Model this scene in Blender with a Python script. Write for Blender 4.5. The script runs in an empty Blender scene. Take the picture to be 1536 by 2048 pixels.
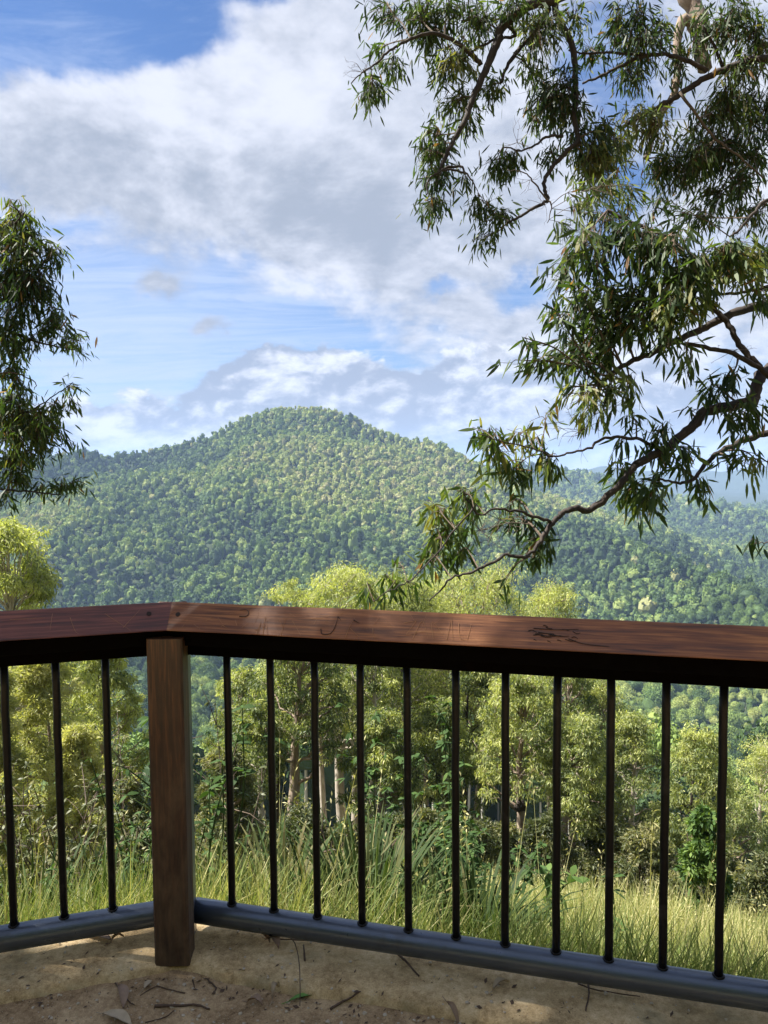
import bpy, math, random
import numpy as np
from mathutils import Vector, Matrix
rs = np.random.RandomState
SC = bpy.context.scene
COL = SC.collection

# ------------------------------------------------------------------ camera, light, sky
CAM_H, PITCH, ROLL, FPX = 1.37, math.radians(3.5), 0.0075, 1538.0
cam = bpy.data.cameras.new('camera')
co = bpy.data.objects.new('camera', cam); COL.objects.link(co)
cam.sensor_fit = 'VERTICAL'; cam.sensor_height = 24.0
cam.lens = 24.0 * FPX / 2048.0
cam.clip_start = 0.05; cam.clip_end = 30000
co.matrix_world = Matrix.Translation((0, 0, CAM_H)) @ Matrix.Rotation(math.radians(90) - PITCH, 4, 'X') @ Matrix.Rotation(-ROLL, 4, 'Z')
SC.camera = co
SC.view_settings.view_transform = 'Standard'; SC.view_settings.look = 'None'
SC.view_settings.exposure = 1.65; SC.view_settings.gamma = 1.0
try:
    SC.cycles.use_denoising = True
    SC.cycles.max_bounces = 6; SC.cycles.transparent_max_bounces = 8
    SC.cycles.volume_bounces = 0
    SC.cycles.sample_clamp_indirect = 6.0
except Exception: pass

SUN_EL = math.radians(54)
SUN_H = Vector((-0.90, 0.16, 0)).normalized()
TO_SUN = Vector((SUN_H.x*math.cos(SUN_EL), SUN_H.y*math.cos(SUN_EL), math.sin(SUN_EL)))
sl = bpy.data.lights.new('sun', 'SUN'); sl.energy = 5.0; sl.angle = math.radians(0.53); sl.color = (1.0, 0.955, 0.88)
so = bpy.data.objects.new('sun', sl); COL.objects.link(so)
so.rotation_euler = TO_SUN.to_track_quat('Z', 'Y').to_euler()

def ray(px, py):
    x = (px-768)/FPX; y = -(py-1024)/FPX
    c, s = math.cos(ROLL), math.sin(ROLL)
    xr = x*c + y*s; yr = -x*s + y*c
    return np.array([xr, math.cos(PITCH)+yr*math.sin(PITCH), -math.sin(PITCH)+yr*math.cos(PITCH)])
def at(px, py, Y):
    """the point of the place seen at a reference pixel, Y metres ahead"""
    d = ray(px, py); return np.array([0, 0, CAM_H]) + d*(Y/d[1])
def atd(px, py, D):
    d = ray(px, py); return np.array([0, 0, CAM_H]) + d*(D/math.hypot(d[0], d[1]))

# ---- node expression helper
class NX:
    def __init__(s, nt, sock): s.nt, s.s = nt, sock
    def _m(s, op, b=None, c=None, clamp=False):
        n = s.nt.nodes.new('ShaderNodeMath'); n.operation = op; n.use_clamp = clamp
        for i, v in enumerate((s, b, c)):
            if v is None: continue
            if isinstance(v, NX): s.nt.links.new(v.s, n.inputs[i])
            else: n.inputs[i].default_value = v
        return NX(s.nt, n.outputs[0])
    def __add__(s, o): return s._m('ADD', o)
    def __sub__(s, o): return s._m('SUBTRACT', o)
    def __mul__(s, o): return s._m('MULTIPLY', o)
    def __truediv__(s, o): return s._m('DIVIDE', o)
    def clamp(s): return s._m('ADD', 0.0, clamp=True)
    def f(s, op, *a): return s._m(op, *a)
def smooth(x, lo, hi):
    n = x.nt.nodes.new('ShaderNodeMapRange'); n.interpolation_type = 'SMOOTHSTEP'
    n.inputs[1].default_value = lo; n.inputs[2].default_value = hi
    x.nt.links.new(x.s, n.inputs[0]); return NX(x.nt, n.outputs[0])
def remap(x, lo, hi, a, b):
    n = x.nt.nodes.new('ShaderNodeMapRange')
    for i, v in enumerate((lo, hi, a, b)): n.inputs[i+1].default_value = v
    x.nt.links.new(x.s, n.inputs[0]); return NX(x.nt, n.outputs[0])
def noise(nt, vec, scale, detail=6, rough=0.55, dist=0.0, lac=2.0, out=0):
    n = nt.nodes.new('ShaderNodeTexNoise'); n.inputs['Scale'].default_value = scale
    n.inputs['Detail'].default_value = detail; n.inputs['Roughness'].default_value = rough
    n.inputs['Distortion'].default_value = dist; n.inputs['Lacunarity'].default_value = lac
    if vec is not None: nt.links.new(vec, n.inputs['Vector'])
    return NX(nt, n.outputs[0]) if out == 0 else n.outputs[1]
def mixc(nt, fac, a, b, mode='MIX'):
    n = nt.nodes.new('ShaderNodeMix'); n.data_type = 'RGBA'; n.blend_type = mode
    if isinstance(fac, NX): nt.links.new(fac.s, n.inputs[0])
    else: n.inputs[0].default_value = fac
    for i, v in ((6, a), (7, b)):
        if isinstance(v, (tuple, list)): n.inputs[i].default_value = (*v[:3], 1)
        else: nt.links.new(v.s if isinstance(v, NX) else v, n.inputs[i])
    return n.outputs[2]
def combine(nt, x, y, z):
    n = nt.nodes.new('ShaderNodeCombineXYZ')
    for i, v in enumerate((x, y, z)):
        if isinstance(v, NX): nt.links.new(v.s, n.inputs[i])
        else: n.inputs[i].default_value = v
    return n.outputs[0]

def build_world():
    w = bpy.data.worlds.new('World'); SC.world = w; w.use_nodes = True
    nt = w.node_tree; bg = nt.nodes['Background']
    sky = nt.nodes.new('ShaderNodeTexSky'); sky.sky_type = 'NISHITA'; sky.sun_disc = False
    sky.sun_elevation = SUN_EL; sky.sun_rotation = math.atan2(TO_SUN.x, TO_SUN.y)
    sky.air_density = 1.0; sky.dust_density = 0.3; sky.ozone_density = 2.0
    tc = nt.nodes.new('ShaderNodeTexCoord').outputs['Generated']
    sp = nt.nodes.new('ShaderNodeSeparateXYZ'); nt.links.new(tc, sp.inputs[0])
    X, Y, Z = (NX(nt, sp.outputs[i]) for i in range(3))
    # ragged cloud outlines: every mass below is placed in a slightly warped sky
    wv = noise(nt, tc, 5.0, 6, .6, 0, out=1); wsp = nt.nodes.new('ShaderNodeSeparateXYZ'); nt.links.new(wv, wsp.inputs[0])
    W1 = NX(nt, wsp.outputs[0]) - .5; W2 = NX(nt, wsp.outputs[1]) - .5
    az = X.f('ARCTAN2', Y)*FPX + W1*300.; el = Z.f('ARCSINE')*FPX + W2*230.
    def blob(px, py, rx, ry, amp):
        a0 = math.atan2(px-768, FPX)*FPX; e0 = math.atan((930-py)/math.hypot(FPX, px-768))*FPX
        dx = (az - a0)/rx; dy = (el - e0)/ry
        return (dx*dx + dy*dy)._m('MULTIPLY', -1.0).f('EXPONENT')*amp
    def bsum(lst):
        t = None
        for b in lst:
            q = blob(*b); t = q if t is None else t + q
        return t
    zz = Z.f('MAXIMUM', 0.0) + 0.42
    pu, pv = X/zz, Y/zz
    P = combine(nt, pu, pv, Z*0.8); PL = combine(nt, pu + .035, pv - .01, Z*0.8 + .0)
    n1 = noise(nt, P, 2.4, 10, 0.60, 0.25)
    n1b = noise(nt, PL, 2.4, 10, 0.60, 0.25)
    n2 = noise(nt, combine(nt, pu+7.3, pv+3.1, Z), 5.5, 9, 0.60, 0.3)
    P3 = combine(nt, X*1.0, Y*1.0, Z*1.9)
    n3 = noise(nt, P3, 8.5, 10, 0.60, 0.2)
    sh3 = noise(nt, combine(nt, X*1.0+0.010, Y*1.0, Z*1.9-0.022), 8.5, 10, 0.60, 0.2)
    z2 = Z.f('MAXIMUM', 0.0) + 0.10
    ci = noise(nt, combine(nt, X/z2*.5+Y/z2*.10, Y/z2*1.5, 2.0), 1.9, 10, 0.68, 0.9)
    dens = n1*1.0 + n2*0.30 + bsum([
        (120, 50, 240, 95, -0.56), (330, 60, 150, 90, -0.22), (560, 0, 120, 40, -0.28), (240, 215, 60, 30, -0.14), (40, 110, 45, 40, .12), (480, 40, 50, 40, .10),
        (210, 640, 330, 110, -0.30), (560, 685, 140, 40, -0.46), (350, 560, 170, 45, -0.20), (130, 440, 110, 26, -0.20), (1065, 570, 90, 34, -0.30), (905, 590, 36, 20, -0.26),
        (1235, 130, 70, 110, -0.30), (1290, 500, 110, 90, -0.22), (1215, 330, 50, 110, -0.18), (1480, 560, 110, 60, -0.12), (1400, 250, 300, 200, .10), (1350, 640, 260, 80, .14),
        (650, 330, 430, 170, 0.30), (270, 270, 260, 80, 0.28), (820, 520, 250, 80, 0.26), (800, 80, 270, 170, 0.26), (345, 575, 55, 28, 0.42), (425, 655, 52, 26, 0.44), (960, 620, 140, 40, .2)])
    dens = smooth(dens, 0.50, 0.76)
    bank = n3*0.9 + bsum([(830, 770, 300, 85, 0.50), (450, 790, 190, 85, 0.50), (1250, 830, 420, 150, 0.46), (250, 885, 420, 60, 0.46), (190, 842, 62, 40, 0.62), (620, 860, 400, 60, 0.35), (60, 800, 130, 60, .22)])
    bank = smooth(bank, 0.72, 0.80)
    wisp = smooth(ci + bsum([(230, 640, 330, 170, 0.10), (150, 60, 300, 110, -0.06)]), 0.40, 0.70)
    base = nt.nodes.new('ShaderNodeVectorMath'); base.operation = 'SCALE'; base.inputs[3].default_value = 0.05
    nt.links.new(sky.outputs[0], base.inputs[0])
    blue = mixc(nt, 1.0, base.outputs[0], (0.66, 0.86, 1.16), 'MULTIPLY')
    c0 = mixc(nt, wisp*0.45 + blob(230, 640, 520, 250, .40), blue, (0.265, 0.315, 0.415))
    grey = bsum([(840, 470, 210, 80, 0.85), (430, 400, 380, 60, 0.70), (640, 500, 250, 60, 0.55), (60, 330, 200, 60, 0.3), (760, 290, 130, 60, 0.25), (345, 575, 90, 50, .8), (425, 655, 80, 50, .8), (640, 640, 300, 30, .3)])
    white = bsum([(250, 195, 230, 60, 0.80), (650, 180, 280, 120, 0.35), (640, 590, 200, 40, 0.20), (1000, 480, 110, 160, 0.35), (960, 240, 140, 130, 0.35), (520, 250, 200, 70, 0.25), (60, 170, 120, 40, .3)])
    sh = (n1 - n1b)*5.4 + .50 + (n2 - .5)*1.7 + white*.40 - grey*.50
    cc = mixc(nt, smooth(sh, -0.30, 1.15), (0.178, 0.203, 0.250), (0.355, 0.372, 0.42))
    c1 = mixc(nt, dens*0.97, c0, cc)
    rim = (n3 - sh3)*4.2 + bsum([(190, 830, 66, 34, 0.55), (820, 690, 190, 24, 0.34), (960, 700, 110, 60, 0.22), (560, 720, 60, 20, .2), (640, 840, 500, 40, -.1)]) + (n3 - .5)*.5
    bc = mixc(nt, smooth(rim, -0.28, 0.62), (0.172, 0.205, 0.270), (0.385, 0.405, 0.455))
    c2 = mixc(nt, bank*0.96, c1, bc)
    hz = (Z.f('MAXIMUM', 0.0)*(-24.0)).f('EXPONENT')*0.28
    c3 = mixc(nt, hz, c2, (0.27, 0.33, 0.43))
    nt.links.new(c3, bg.inputs[0]); bg.inputs[1].default_value = 0.8
    w.cycles.sampling_method = 'MANUAL'; w.cycles.sample_map_resolution = 512
build_world()

# ------------------------------------------------------------------ object helpers
def tag(o, label=None, cat=None, group=None, kind=None):
    if label: o['label'] = label
    if cat: o['category'] = cat
    if group: o['group'] = group
    if kind: o['kind'] = kind
    return o
def link(name, me, parent=None):
    o = bpy.data.objects.new(name, me); COL.objects.link(o)
    if parent is not None: o.parent = parent
    return o
def empty(name, loc=(0, 0, 0), rot=(0, 0, 0)):
    o = bpy.data.objects.new(name, None); COL.objects.link(o); o.location = loc; o.rotation_euler = rot
    o.empty_display_size = 0.2
    return o
def np_mesh(name, V, faces, mats, tint=None, smooth_=False, midx=None, tname='tint'):
    """faces: list of int arrays (n,3) or (n,4)"""
    me = bpy.data.meshes.new(name); V = np.asarray(V, dtype=np.float32)
    faces = [np.asarray(f, dtype=np.int32) for f in faces if len(f)]
    nl = sum(f.size for f in faces); nf = sum(len(f) for f in faces)
    me.vertices.add(len(V)); me.vertices.foreach_set('co', V.ravel())
    me.loops.add(nl); me.polygons.add(nf)
    me.loops.foreach_set('vertex_index', np.concatenate([f.ravel() for f in faces]))
    tot = np.concatenate([np.full(len(f), f.shape[1], np.int32) for f in faces])
    me.polygons.foreach_set('loop_start', np.concatenate([[0], np.cumsum(tot)[:-1]]).astype(np.int32))
    me.polygons.foreach_set('loop_total', tot)
    for m in (mats if isinstance(mats, (list, tuple)) else [mats]): me.materials.append(m)
    if midx is not None: me.polygons.foreach_set('material_index', np.asarray(midx, dtype=np.int32))
    me.polygons.foreach_set('use_smooth', np.full(nf, bool(smooth_)))
    me.update(calc_edges=True)
    if tint is not None:
        a = me.attributes.new(tname, 'FLOAT', 'POINT'); a.data.foreach_set('value', np.asarray(tint, dtype=np.float32))
    return me
class MB:
    """collects shapes into one mesh"""
    def __init__(s): s.V = []; s.Q = []; s.T = []; s.tt = []; s.n = 0
    def add(s, V, Q=None, T=None, tint=0.5):
        V = np.asarray(V, dtype=float)
        if Q is not None and len(Q): s.Q.append(np.asarray(Q)+s.n)
        if T is not None and len(T): s.T.append(np.asarray(T)+s.n)
        s.V.append(V); s.tt.append(np.broadcast_to(np.asarray(tint, dtype=float), (len(V),))); s.n += len(V)
    def mesh(s, name, mat, smooth_=False):
        fs = []
        if s.Q: fs.append(np.concatenate(s.Q))
        if s.T: fs.append(np.concatenate(s.T))
        return np_mesh(name, np.concatenate(s.V), fs, mat, np.concatenate(s.tt), smooth_)
    def obj(s, name, mat, parent=None, smooth_=False): return link(name, s.mesh(name, mat, smooth_), parent)
    def tube(s, P, R, k=7, tint=0.5, caps=True, jit=0.0, rg=None):
        P = np.asarray(P, dtype=float); R = np.broadcast_to(np.asarray(R, dtype=float), (len(P),))
        T = np.gradient(P, axis=0); T /= np.linalg.norm(T, axis=1)[:, None]+1e-9
        up = np.array([0, 0, 1.]) if abs(T[0][2]) < .9 else np.array([1., 0, 0])
        a = np.arange(k)/k*2*math.pi; VV = []
        n = np.cross(T[0], up); n /= np.linalg.norm(n)
        for i in range(len(P)):
            n = n - T[i]*np.dot(n, T[i]); n /= np.linalg.norm(n)+1e-9
            b = np.cross(T[i], n)
            r = R[i]*(1 + (jit*(rg.rand(k)-.5) if rg is not None else 0))
            VV.append(P[i] + np.outer(np.cos(a)*r, n) + np.outer(np.sin(a)*r, b))
        V = np.concatenate(VV); m = len(P)
        i, j = np.meshgrid(np.arange(m-1), np.arange(k), indexing='ij'); j2 = (j+1) % k
        Q = np.stack([i*k+j, i*k+j2, (i+1)*k+j2, (i+1)*k+j], -1).reshape(-1, 4)
        Tr = None
        if caps:
            V = np.concatenate([V, P[:1], P[-1:]]); c0, c1 = m*k, m*k+1
            jj = np.arange(k); j3 = (jj+1) % k
            Tr = np.concatenate([np.stack([np.full(k, c0), j3, jj], 1), np.stack([np.full(k, c1), (m-1)*k+jj, (m-1)*k+j3], 1)])
        s.add(V, Q, Tr, tint)
    def box(s, c, h, R=None, bev=0.0, tint=0.5):
        """box centred c, half sizes h, with chamfered long edges (along x)"""
        hx, hy, hz = h
        if bev > 0:
            b = bev; prof = [(-hy+b, -hz), (hy-b, -hz), (hy, -hz+b), (hy, hz-b), (hy-b, hz), (-hy+b, hz), (-hy, hz-b), (-hy, -hz+b)]
        else: prof = [(-hy, -hz), (hy, -hz), (hy, hz), (-hy, hz)]
        k = len(prof); V = np.array([(x, y, z) for x in (-hx, hx) for (y, z) in prof] + [(-hx, 0, 0), (hx, 0, 0)])
        j = np.arange(k); j2 = (j+1) % k
        Q = np.stack([j, j2, j2+k, j+k], 1); T = np.concatenate([np.stack([np.full(k, 2*k), j2, j], 1), np.stack([np.full(k, 2*k+1), j+k, j2+k], 1)])
        if R is not None: V = V @ np.asarray(R).T
        s.add(V + np.asarray(c), Q, T, tint)
def catmull(P, n=6):
    P = np.asarray(P, dtype=float)
    if len(P) < 3: return P
    Q = np.concatenate([[2*P[0]-P[1]], P, [2*P[-1]-P[-2]]]); out = []
    for i in range(1, len(Q)-2):
        p0, p1, p2, p3 = Q[i-1:i+3]
        for t in np.arange(n)/n:
            out.append(.5*((2*p1)+(-p0+p2)*t+(2*p0-5*p1+4*p2-p3)*t*t+(-p0+3*p1-3*p2+p3)*t**3))
    out.append(P[-1]); return np.array(out)
def unit(v): return v/(np.linalg.norm(v, axis=-1, keepdims=True)+1e-9)
LEAF_HI = (np.array([0, .22, .22, .5, .5, .8, .8, 1.]), np.array([0, -.38, .38, -.5, .5, -.27, .27, 0]),
           [[1, 3, 4, 2], [3, 5, 6, 4]], [[0, 1, 2], [5, 7, 6]])
LEAF_LO = (np.array([0, .45, .45, 1.]), np.array([0, -.5, .5, 0]), [[0, 1, 3, 2]], [])
LEAF_BLADE = (np.array([0, 0, .35, .35, .7, .7, 1.]), np.array([-.35, .35, -.5, .5, -.32, .32, 0]), [[0, 2, 3, 1], [2, 4, 5, 3]], [[4, 6, 5]])
def leaves(mb, P, D, S, L, W, tint, tmpl=LEAF_HI, bend=0.25, bdir=None):
    """P bases, D direction, S side vector; bent towards bdir (down)"""
    u, w, Q, T = tmpl; n = len(P); k = len(u)
    if n == 0: return
    L = np.broadcast_to(L, (n,)); W = np.broadcast_to(W, (n,))
    if bdir is None: bdir = np.array([0, 0, -1.])
    V = (P[:, None] + D[:, None]*(L[:, None]*u)[:, :, None] + S[:, None]*(W[:, None]*w)[:, :, None]
         + bdir*((L*bend)[:, None]*u**2)[:, :, None])
    off = (np.arange(n)*k)[:, None, None]
    q = (np.array(Q)[None]+off).reshape(-1, 4) if len(Q) else None
    t = (np.array(T)[None]+off).reshape(-1, 3) if len(T) else None
    mb.add(V.reshape(-1, 3), q, t, np.repeat(tint, k))
def rand_unit(rg, n): return unit(rg.normal(size=(n, 3)))

# value noise
_T = rs(5).rand(256, 256)
def vn(x, y):
    xi = np.floor(x).astype(int); yi = np.floor(y).astype(int); fx = x-xi; fy = y-yi
    fx = fx*fx*(3-2*fx); fy = fy*fy*(3-2*fy)
    g = lambda a, b: _T[a & 255, b & 255]
    return (g(xi, yi)*(1-fx)+g(xi+1, yi)*fx)*(1-fy)+(g(xi, yi+1)*(1-fx)+g(xi+1, yi+1)*fx)*fy
def fbm(x, y, o=4):
    s = 0; a = .5
    for i in range(o): s = s+a*(vn(x, y)-.5); x = x*2.03+17.1; y = y*2.03+5.7; a *= .5
    return s

# ------------------------------------------------------------------ materials
def newmat(name):
    m = bpy.data.materials.new(name); m.use_nodes = True; nt = m.node_tree
    return m, nt, nt.nodes['Principled BSDF']
def attr(nt, name, typ='GEOMETRY'):
    n = nt.nodes.new('ShaderNodeAttribute'); n.attribute_name = name; n.attribute_type = typ; return n
def ramp(nt, fac, stops):
    n = nt.nodes.new('ShaderNodeValToRGB'); e = n.color_ramp.elements
    while len(e) < len(stops): e.new(0.5)
    for el_, (p, c) in zip(e, stops): el_.position = p; el_.color = (*c, 1)
    nt.links.new(fac.s if isinstance(fac, NX) else fac, n.inputs[0]); return n.outputs[0]
def bump(nt, bs, h, strength, dist=0.01):
    b = nt.nodes.new('ShaderNodeBump'); b.inputs['Strength'].default_value = strength; b.inputs['Distance'].default_value = dist
    nt.links.new(h.s if isinstance(h, NX) else h, b.inputs['Height']); nt.links.new(b.outputs[0], bs.inputs['Normal'])
def leafmat(name, stops, trans=0.35, rough=0.5, tcol=(1.25, 1.3, 0.5), spec=0.4, inst=False):
    m, nt, bs = newmat(name)
    a = attr(nt, 'tint', 'INSTANCER' if inst else 'GEOMETRY')
    col = ramp(nt, a.outputs['Fac'], stops)
    if inst:
        t2 = attr(nt, 'tint')
        col = mixc(nt, 1.0, col, ramp(nt, t2.outputs['Fac'], [(0, (.6, .64, .68)), (1, (1.5, 1.45, 1.2))]), 'MULTIPLY')
    nt.links.new(col, bs.inputs['Base Color']); bs.inputs['Roughness'].default_value = rough
    bs.inputs['Specular IOR Level'].default_value = spec
    tr = nt.nodes.new('ShaderNodeBsdfTranslucent')
    nt.links.new(mixc(nt, 1.0, col, tcol, 'MULTIPLY'), tr.inputs[0])
    mx = nt.nodes.new('ShaderNodeMixShader'); mx.inputs[0].default_value = trans
    nt.links.new(bs.outputs[0], mx.inputs[1]); nt.links.new(tr.outputs[0], mx.inputs[2])
    nt.links.new(mx.outputs[0], nt.nodes['Material Output'].inputs[0]); return m
def objco(nt): return nt.nodes.new('ShaderNodeTexCoord').outputs['Object']
def mapping(nt, vec, sc=(1, 1, 1), loc=(0, 0, 0)):
    n = nt.nodes.new('ShaderNodeMapping'); n.inputs['Scale'].default_value = sc; n.inputs['Location'].default_value = loc
    nt.links.new(vec, n.inputs[0]); return n.outputs[0]

M = {}
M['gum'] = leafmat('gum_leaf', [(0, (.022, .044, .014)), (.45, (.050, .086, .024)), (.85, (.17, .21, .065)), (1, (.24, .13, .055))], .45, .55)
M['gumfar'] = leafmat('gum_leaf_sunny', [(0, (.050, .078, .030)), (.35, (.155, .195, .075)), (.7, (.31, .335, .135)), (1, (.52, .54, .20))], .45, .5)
M['acacia'] = leafmat('wattle_leaf', [(0, (.20, .22, .085)), (.5, (.37, .375, .15)), (1, (.55, .52, .26))], .45, .55)
M['darkbush'] = leafmat('understorey_leaf', [(0, (.045, .062, .026)), (.6, (.115, .13, .052)), (1, (.25, .235, .105))], .4, .5)
M['broad'] = leafmat('broad_leaf', [(0, (.035, .066, .022)), (.6, (.062, .115, .032)), (1, (.15, .22, .06))], .35, .65, spec=.15)
M['strap'] = leafmat('strap_leaf', [(0, (.020, .036, .012)), (.6, (.050, .080, .024)), (1, (.19, .155, .075))], .3, .6, spec=.12)
M['grass'] = leafmat('grass_blade', [(0, (.10, .155, .035)), (.35, (.19, .235, .065)), (.6, (.36, .36, .135)), (1, (.56, .50, .26))], .4, .55, (1.15, 1.15, .6))
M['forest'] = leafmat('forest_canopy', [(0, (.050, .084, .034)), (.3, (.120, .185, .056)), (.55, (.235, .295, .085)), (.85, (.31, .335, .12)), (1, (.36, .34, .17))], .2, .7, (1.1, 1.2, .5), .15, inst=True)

def barkmat(name, ca, cb, sc=14.0, stretch=.25):
    m, nt, bs = newmat(name); oc = objco(nt)
    n = noise(nt, mapping(nt, oc, (1, 1, stretch)), sc, 6, .65, .4)
    nt.links.new(ramp(nt, n, [(.35, ca), (.65, cb)]), bs.inputs['Base Color']); bs.inputs['Roughness'].default_value = .85
    bump(nt, bs, n, .6, .02); return m
M['bark_dark'] = barkmat('bark_dark', (.016, .011, .009), (.050, .036, .027))
M['bark_grey'] = barkmat('bark_grey', (.16, .11, .08), (.38, .30, .23), 9)
M['bark_pale'] = barkmat('bark_pale', (.26, .21, .16), (.52, .46, .38), 9)
M['twig'] = barkmat('twig', (.05, .035, .022), (.13, .09, .06), 30)
M['bark_far'] = barkmat('bark_far', (.34, .32, .27), (.55, .52, .46), 1)

def timber(name, dark, mid, lite, axis_sc=(3.0, 70, 70)):
    m, nt, bs = newmat(name); oc = objco(nt)
    g = noise(nt, mapping(nt, oc, axis_sc), 1.6, 9, .62, .7)
    f = noise(nt, mapping(nt, oc, tuple(q*.35 if q > 5 else q*.6 for q in axis_sc)), 3.0, 6, .6, .6)
    b = noise(nt, mapping(nt, oc, (1.5, 3, 3)), 1.3, 4, .5)
    col = ramp(nt, g*.72 + f*.28, [(.36, dark), (.50, mid), (.64, lite)])
    col = mixc(nt, smooth(b, .35, .7), col, mixc(nt, 1.0, col, (.62, .55, .6), 'MULTIPLY'))
    nt.links.new(col, bs.inputs['Base Color'])
    nt.links.new(remap(g, .3, .7, .30, .55).s, bs.inputs['Roughness'])
    bump(nt, bs, g*.6+f*.4, .22, .004); return m
M['rail_r'] = timber('oiled_timber_warm', (.075, .026, .009), (.24, .088, .026), (.44, .19, .062))
M['rail_l'] = timber('oiled_timber_red', (.055, .017, .013), (.145, .045, .033), (.26, .095, .066))
def postmat():
    m, nt, bs = newmat('post_timber'); oc = objco(nt)
    g = noise(nt, mapping(nt, oc, (60, 60, 3.0)), 1.6, 9, .65, .9)
    s = noise(nt, mapping(nt, oc, (9, 9, 3)), 2.2, 6, .65, .3)
    z = nt.nodes.new('ShaderNodeSeparateXYZ'); nt.links.new(oc, z.inputs[0]); Z = NX(nt, z.outputs[2])
    col = ramp(nt, g, [(.36, (.010, .004, .002)), (.5, (.042, .014, .006)), (.62, (.13, .05, .017))])  # timber grain, darkened to carry the shade on the post
    grime = smooth((Z*-1.5)+s*1.2, -.35, .95)
    col = mixc(nt, grime*.8, col, ramp(nt, s, [(.35, (.030, .017, .009)), (.65, (.12, .078, .045))]))
    nt.links.new(col, bs.inputs['Base Color']); nt.links.new(remap(grime, 0, 1, .38, .85).s, bs.inputs['Roughness'])
    bump(nt, bs, g*.5+s*.5, .35, .004); return m
M['post'] = postmat()
def steel(name, c, rough, wear, wc, spec=.4):
    m, nt, bs = newmat(name); oc = objco(nt)
    n = noise(nt, oc, 22, 7, .65, .3); n2 = noise(nt, oc, 120, 4, .6); n3 = noise(nt, oc, 5, 5, .6)
    w = smooth(n*.6+n3*.55, .62, .72)*wear
    nt.links.new(mixc(nt, w, c, wc), bs.inputs['Base Color'])
    bs.inputs['Metallic'].default_value = 0.0; bs.inputs['Specular IOR Level'].default_value = spec
    nt.links.new((remap(n, .3, .7, rough*.8, rough*1.35)).s, bs.inputs['Roughness'])
    bump(nt, bs, n2*.5+n*.5, .12, .003); return m
M['pipe'] = steel('painted_pipe', (.085, .105, .145), .32, .3, (.06, .05, .04), 1.0); M['pipe'].node_tree.nodes['Principled BSDF'].inputs['Metallic'].default_value = .6
M['bar'] = steel('painted_bar', (.004, .004, .005), .38, .5, (.035, .032, .032), .25)
M['frame'] = steel('frame_bar', (.0025, .0018, .0015), .8, .4, (.008, .005, .003), .03)
def groundmat(name, A, B, C, sc=6, bstr=.6, moss=None):
    m, nt, bs = newmat(name); oc = objco(nt)
    n = noise(nt, oc, sc, 10, .68, .3); n2 = noise(nt, oc, sc*9, 6, .7); n3 = noise(nt, oc, sc*.35, 5, .55)
    n4 = noise(nt, oc, sc*40, 3, .8)
    col = ramp(nt, n*.45+n2*.30+n4*.25, [(.40, A), (.5, B), (.60, C)])
    if moss:
        col = mixc(nt, smooth(n3+n*.3, .66, .80)*.75, col, moss)
    nt.links.new(col, bs.inputs['Base Color']); bs.inputs['Roughness'].default_value = .92
    bs.inputs['Specular IOR Level'].default_value = .2
    bump(nt, bs, n*.4+n2*.35+n4*.25, bstr, .016); return m
M['dirt'] = groundmat('dirt', (.19, .12, .06), (.43, .29, .16), (.66, .48, .28), 7, 1.0)
M['concrete'] = groundmat('worn_concrete', (.27, .18, .085), (.54, .385, .20), (.76, .59, .35), 6, .5, (.10, .095, .045))
M['soil'] = groundmat('hill_soil', (.06, .055, .025), (.10, .095, .04), (.16, .14, .07), 1.2, .8)
M['floor'] = groundmat('forest_floor', (.018, .030, .012), (.030, .045, .018), (.05, .065, .026), .06, .8)
m_, nt_, bs_ = newmat('far_hill_forest')
n_ = noise(nt_, objco(nt_), .02, 10, .7)
nt_.links.new(ramp(nt_, n_, [(.35, (.025, .045, .022)), (.65, (.075, .10, .04))]), bs_.inputs['Base Color']); bs_.inputs['Roughness'].default_value = .95
bump(nt_, bs_, n_, 1.0, 25.0); M['farhill'] = m_
for k_, c_ in (('pebble', (.48, .40, .30)), ('scratch', (.40, .21, .10)), ('crack', (.018, .010, .008)), ('deadleaf', (.28, .19, .13)), ('palelf', (.42, .33, .22)), ('greenleaf', (.13, .27, .055)), ('stick', (.09, .055, .035))):
    m_, nt_, bs_ = newmat(k_); n_ = noise(nt_, objco(nt_), 40, 5, .6)
    nt_.links.new(mixc(nt_, n_, tuple(q*.6 for q in c_), tuple(min(1, q*1.35) for q in c_)), bs_.inputs['Base Color']); bs_.inputs['Roughness'].default_value = .8
    M[k_] = m_

# ------------------------------------------------------------------ terrain
C0 = np.array([-.588, 2.18]); UR = np.array([.968, -.249]); NR = np.array([.249, .968]); UL = np.array([.96, .28]); NL = np.array([-.28, .96])
def sdist(x, y):
    a = (x-C0[0])*NR[0]+(y-C0[1])*NR[1]; b = (x-C0[0])*NL[0]+(y-C0[1])*NL[1]
    return np.maximum(a, b)
PS = np.array([-60, -8, .13, .6, 1.8, 3.8, 5.8, 12.8, 22.8, 60, 120, 240, 380, 460, 900, 6000.])
PZ = np.array([26, -.03, -.03, -.36, -1.28, -2.55, -3.70, -7.3, -12.6, -31.5, -60, -112, -158, -168, -172, -172.])  # starts with the unseen rise added behind the camera to darken the fill
def near_h(x, y):
    s = sdist(x, y)
    # past the end of the spur the slope runs out sideways too
    return np.interp(s, PS, PZ) + np.clip((s-2)/10, 0, 1)*fbm(x*.12, y*.12, 3)*1.3 + np.clip((s-60)/150, 0, 1)*fbm(x*.01, y*.01, 4)*30
def ridge(pts):
    return np.array([atd(px, py, D)-np.array([0, 0, 13.0]) for px, py, D in pts])
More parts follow.
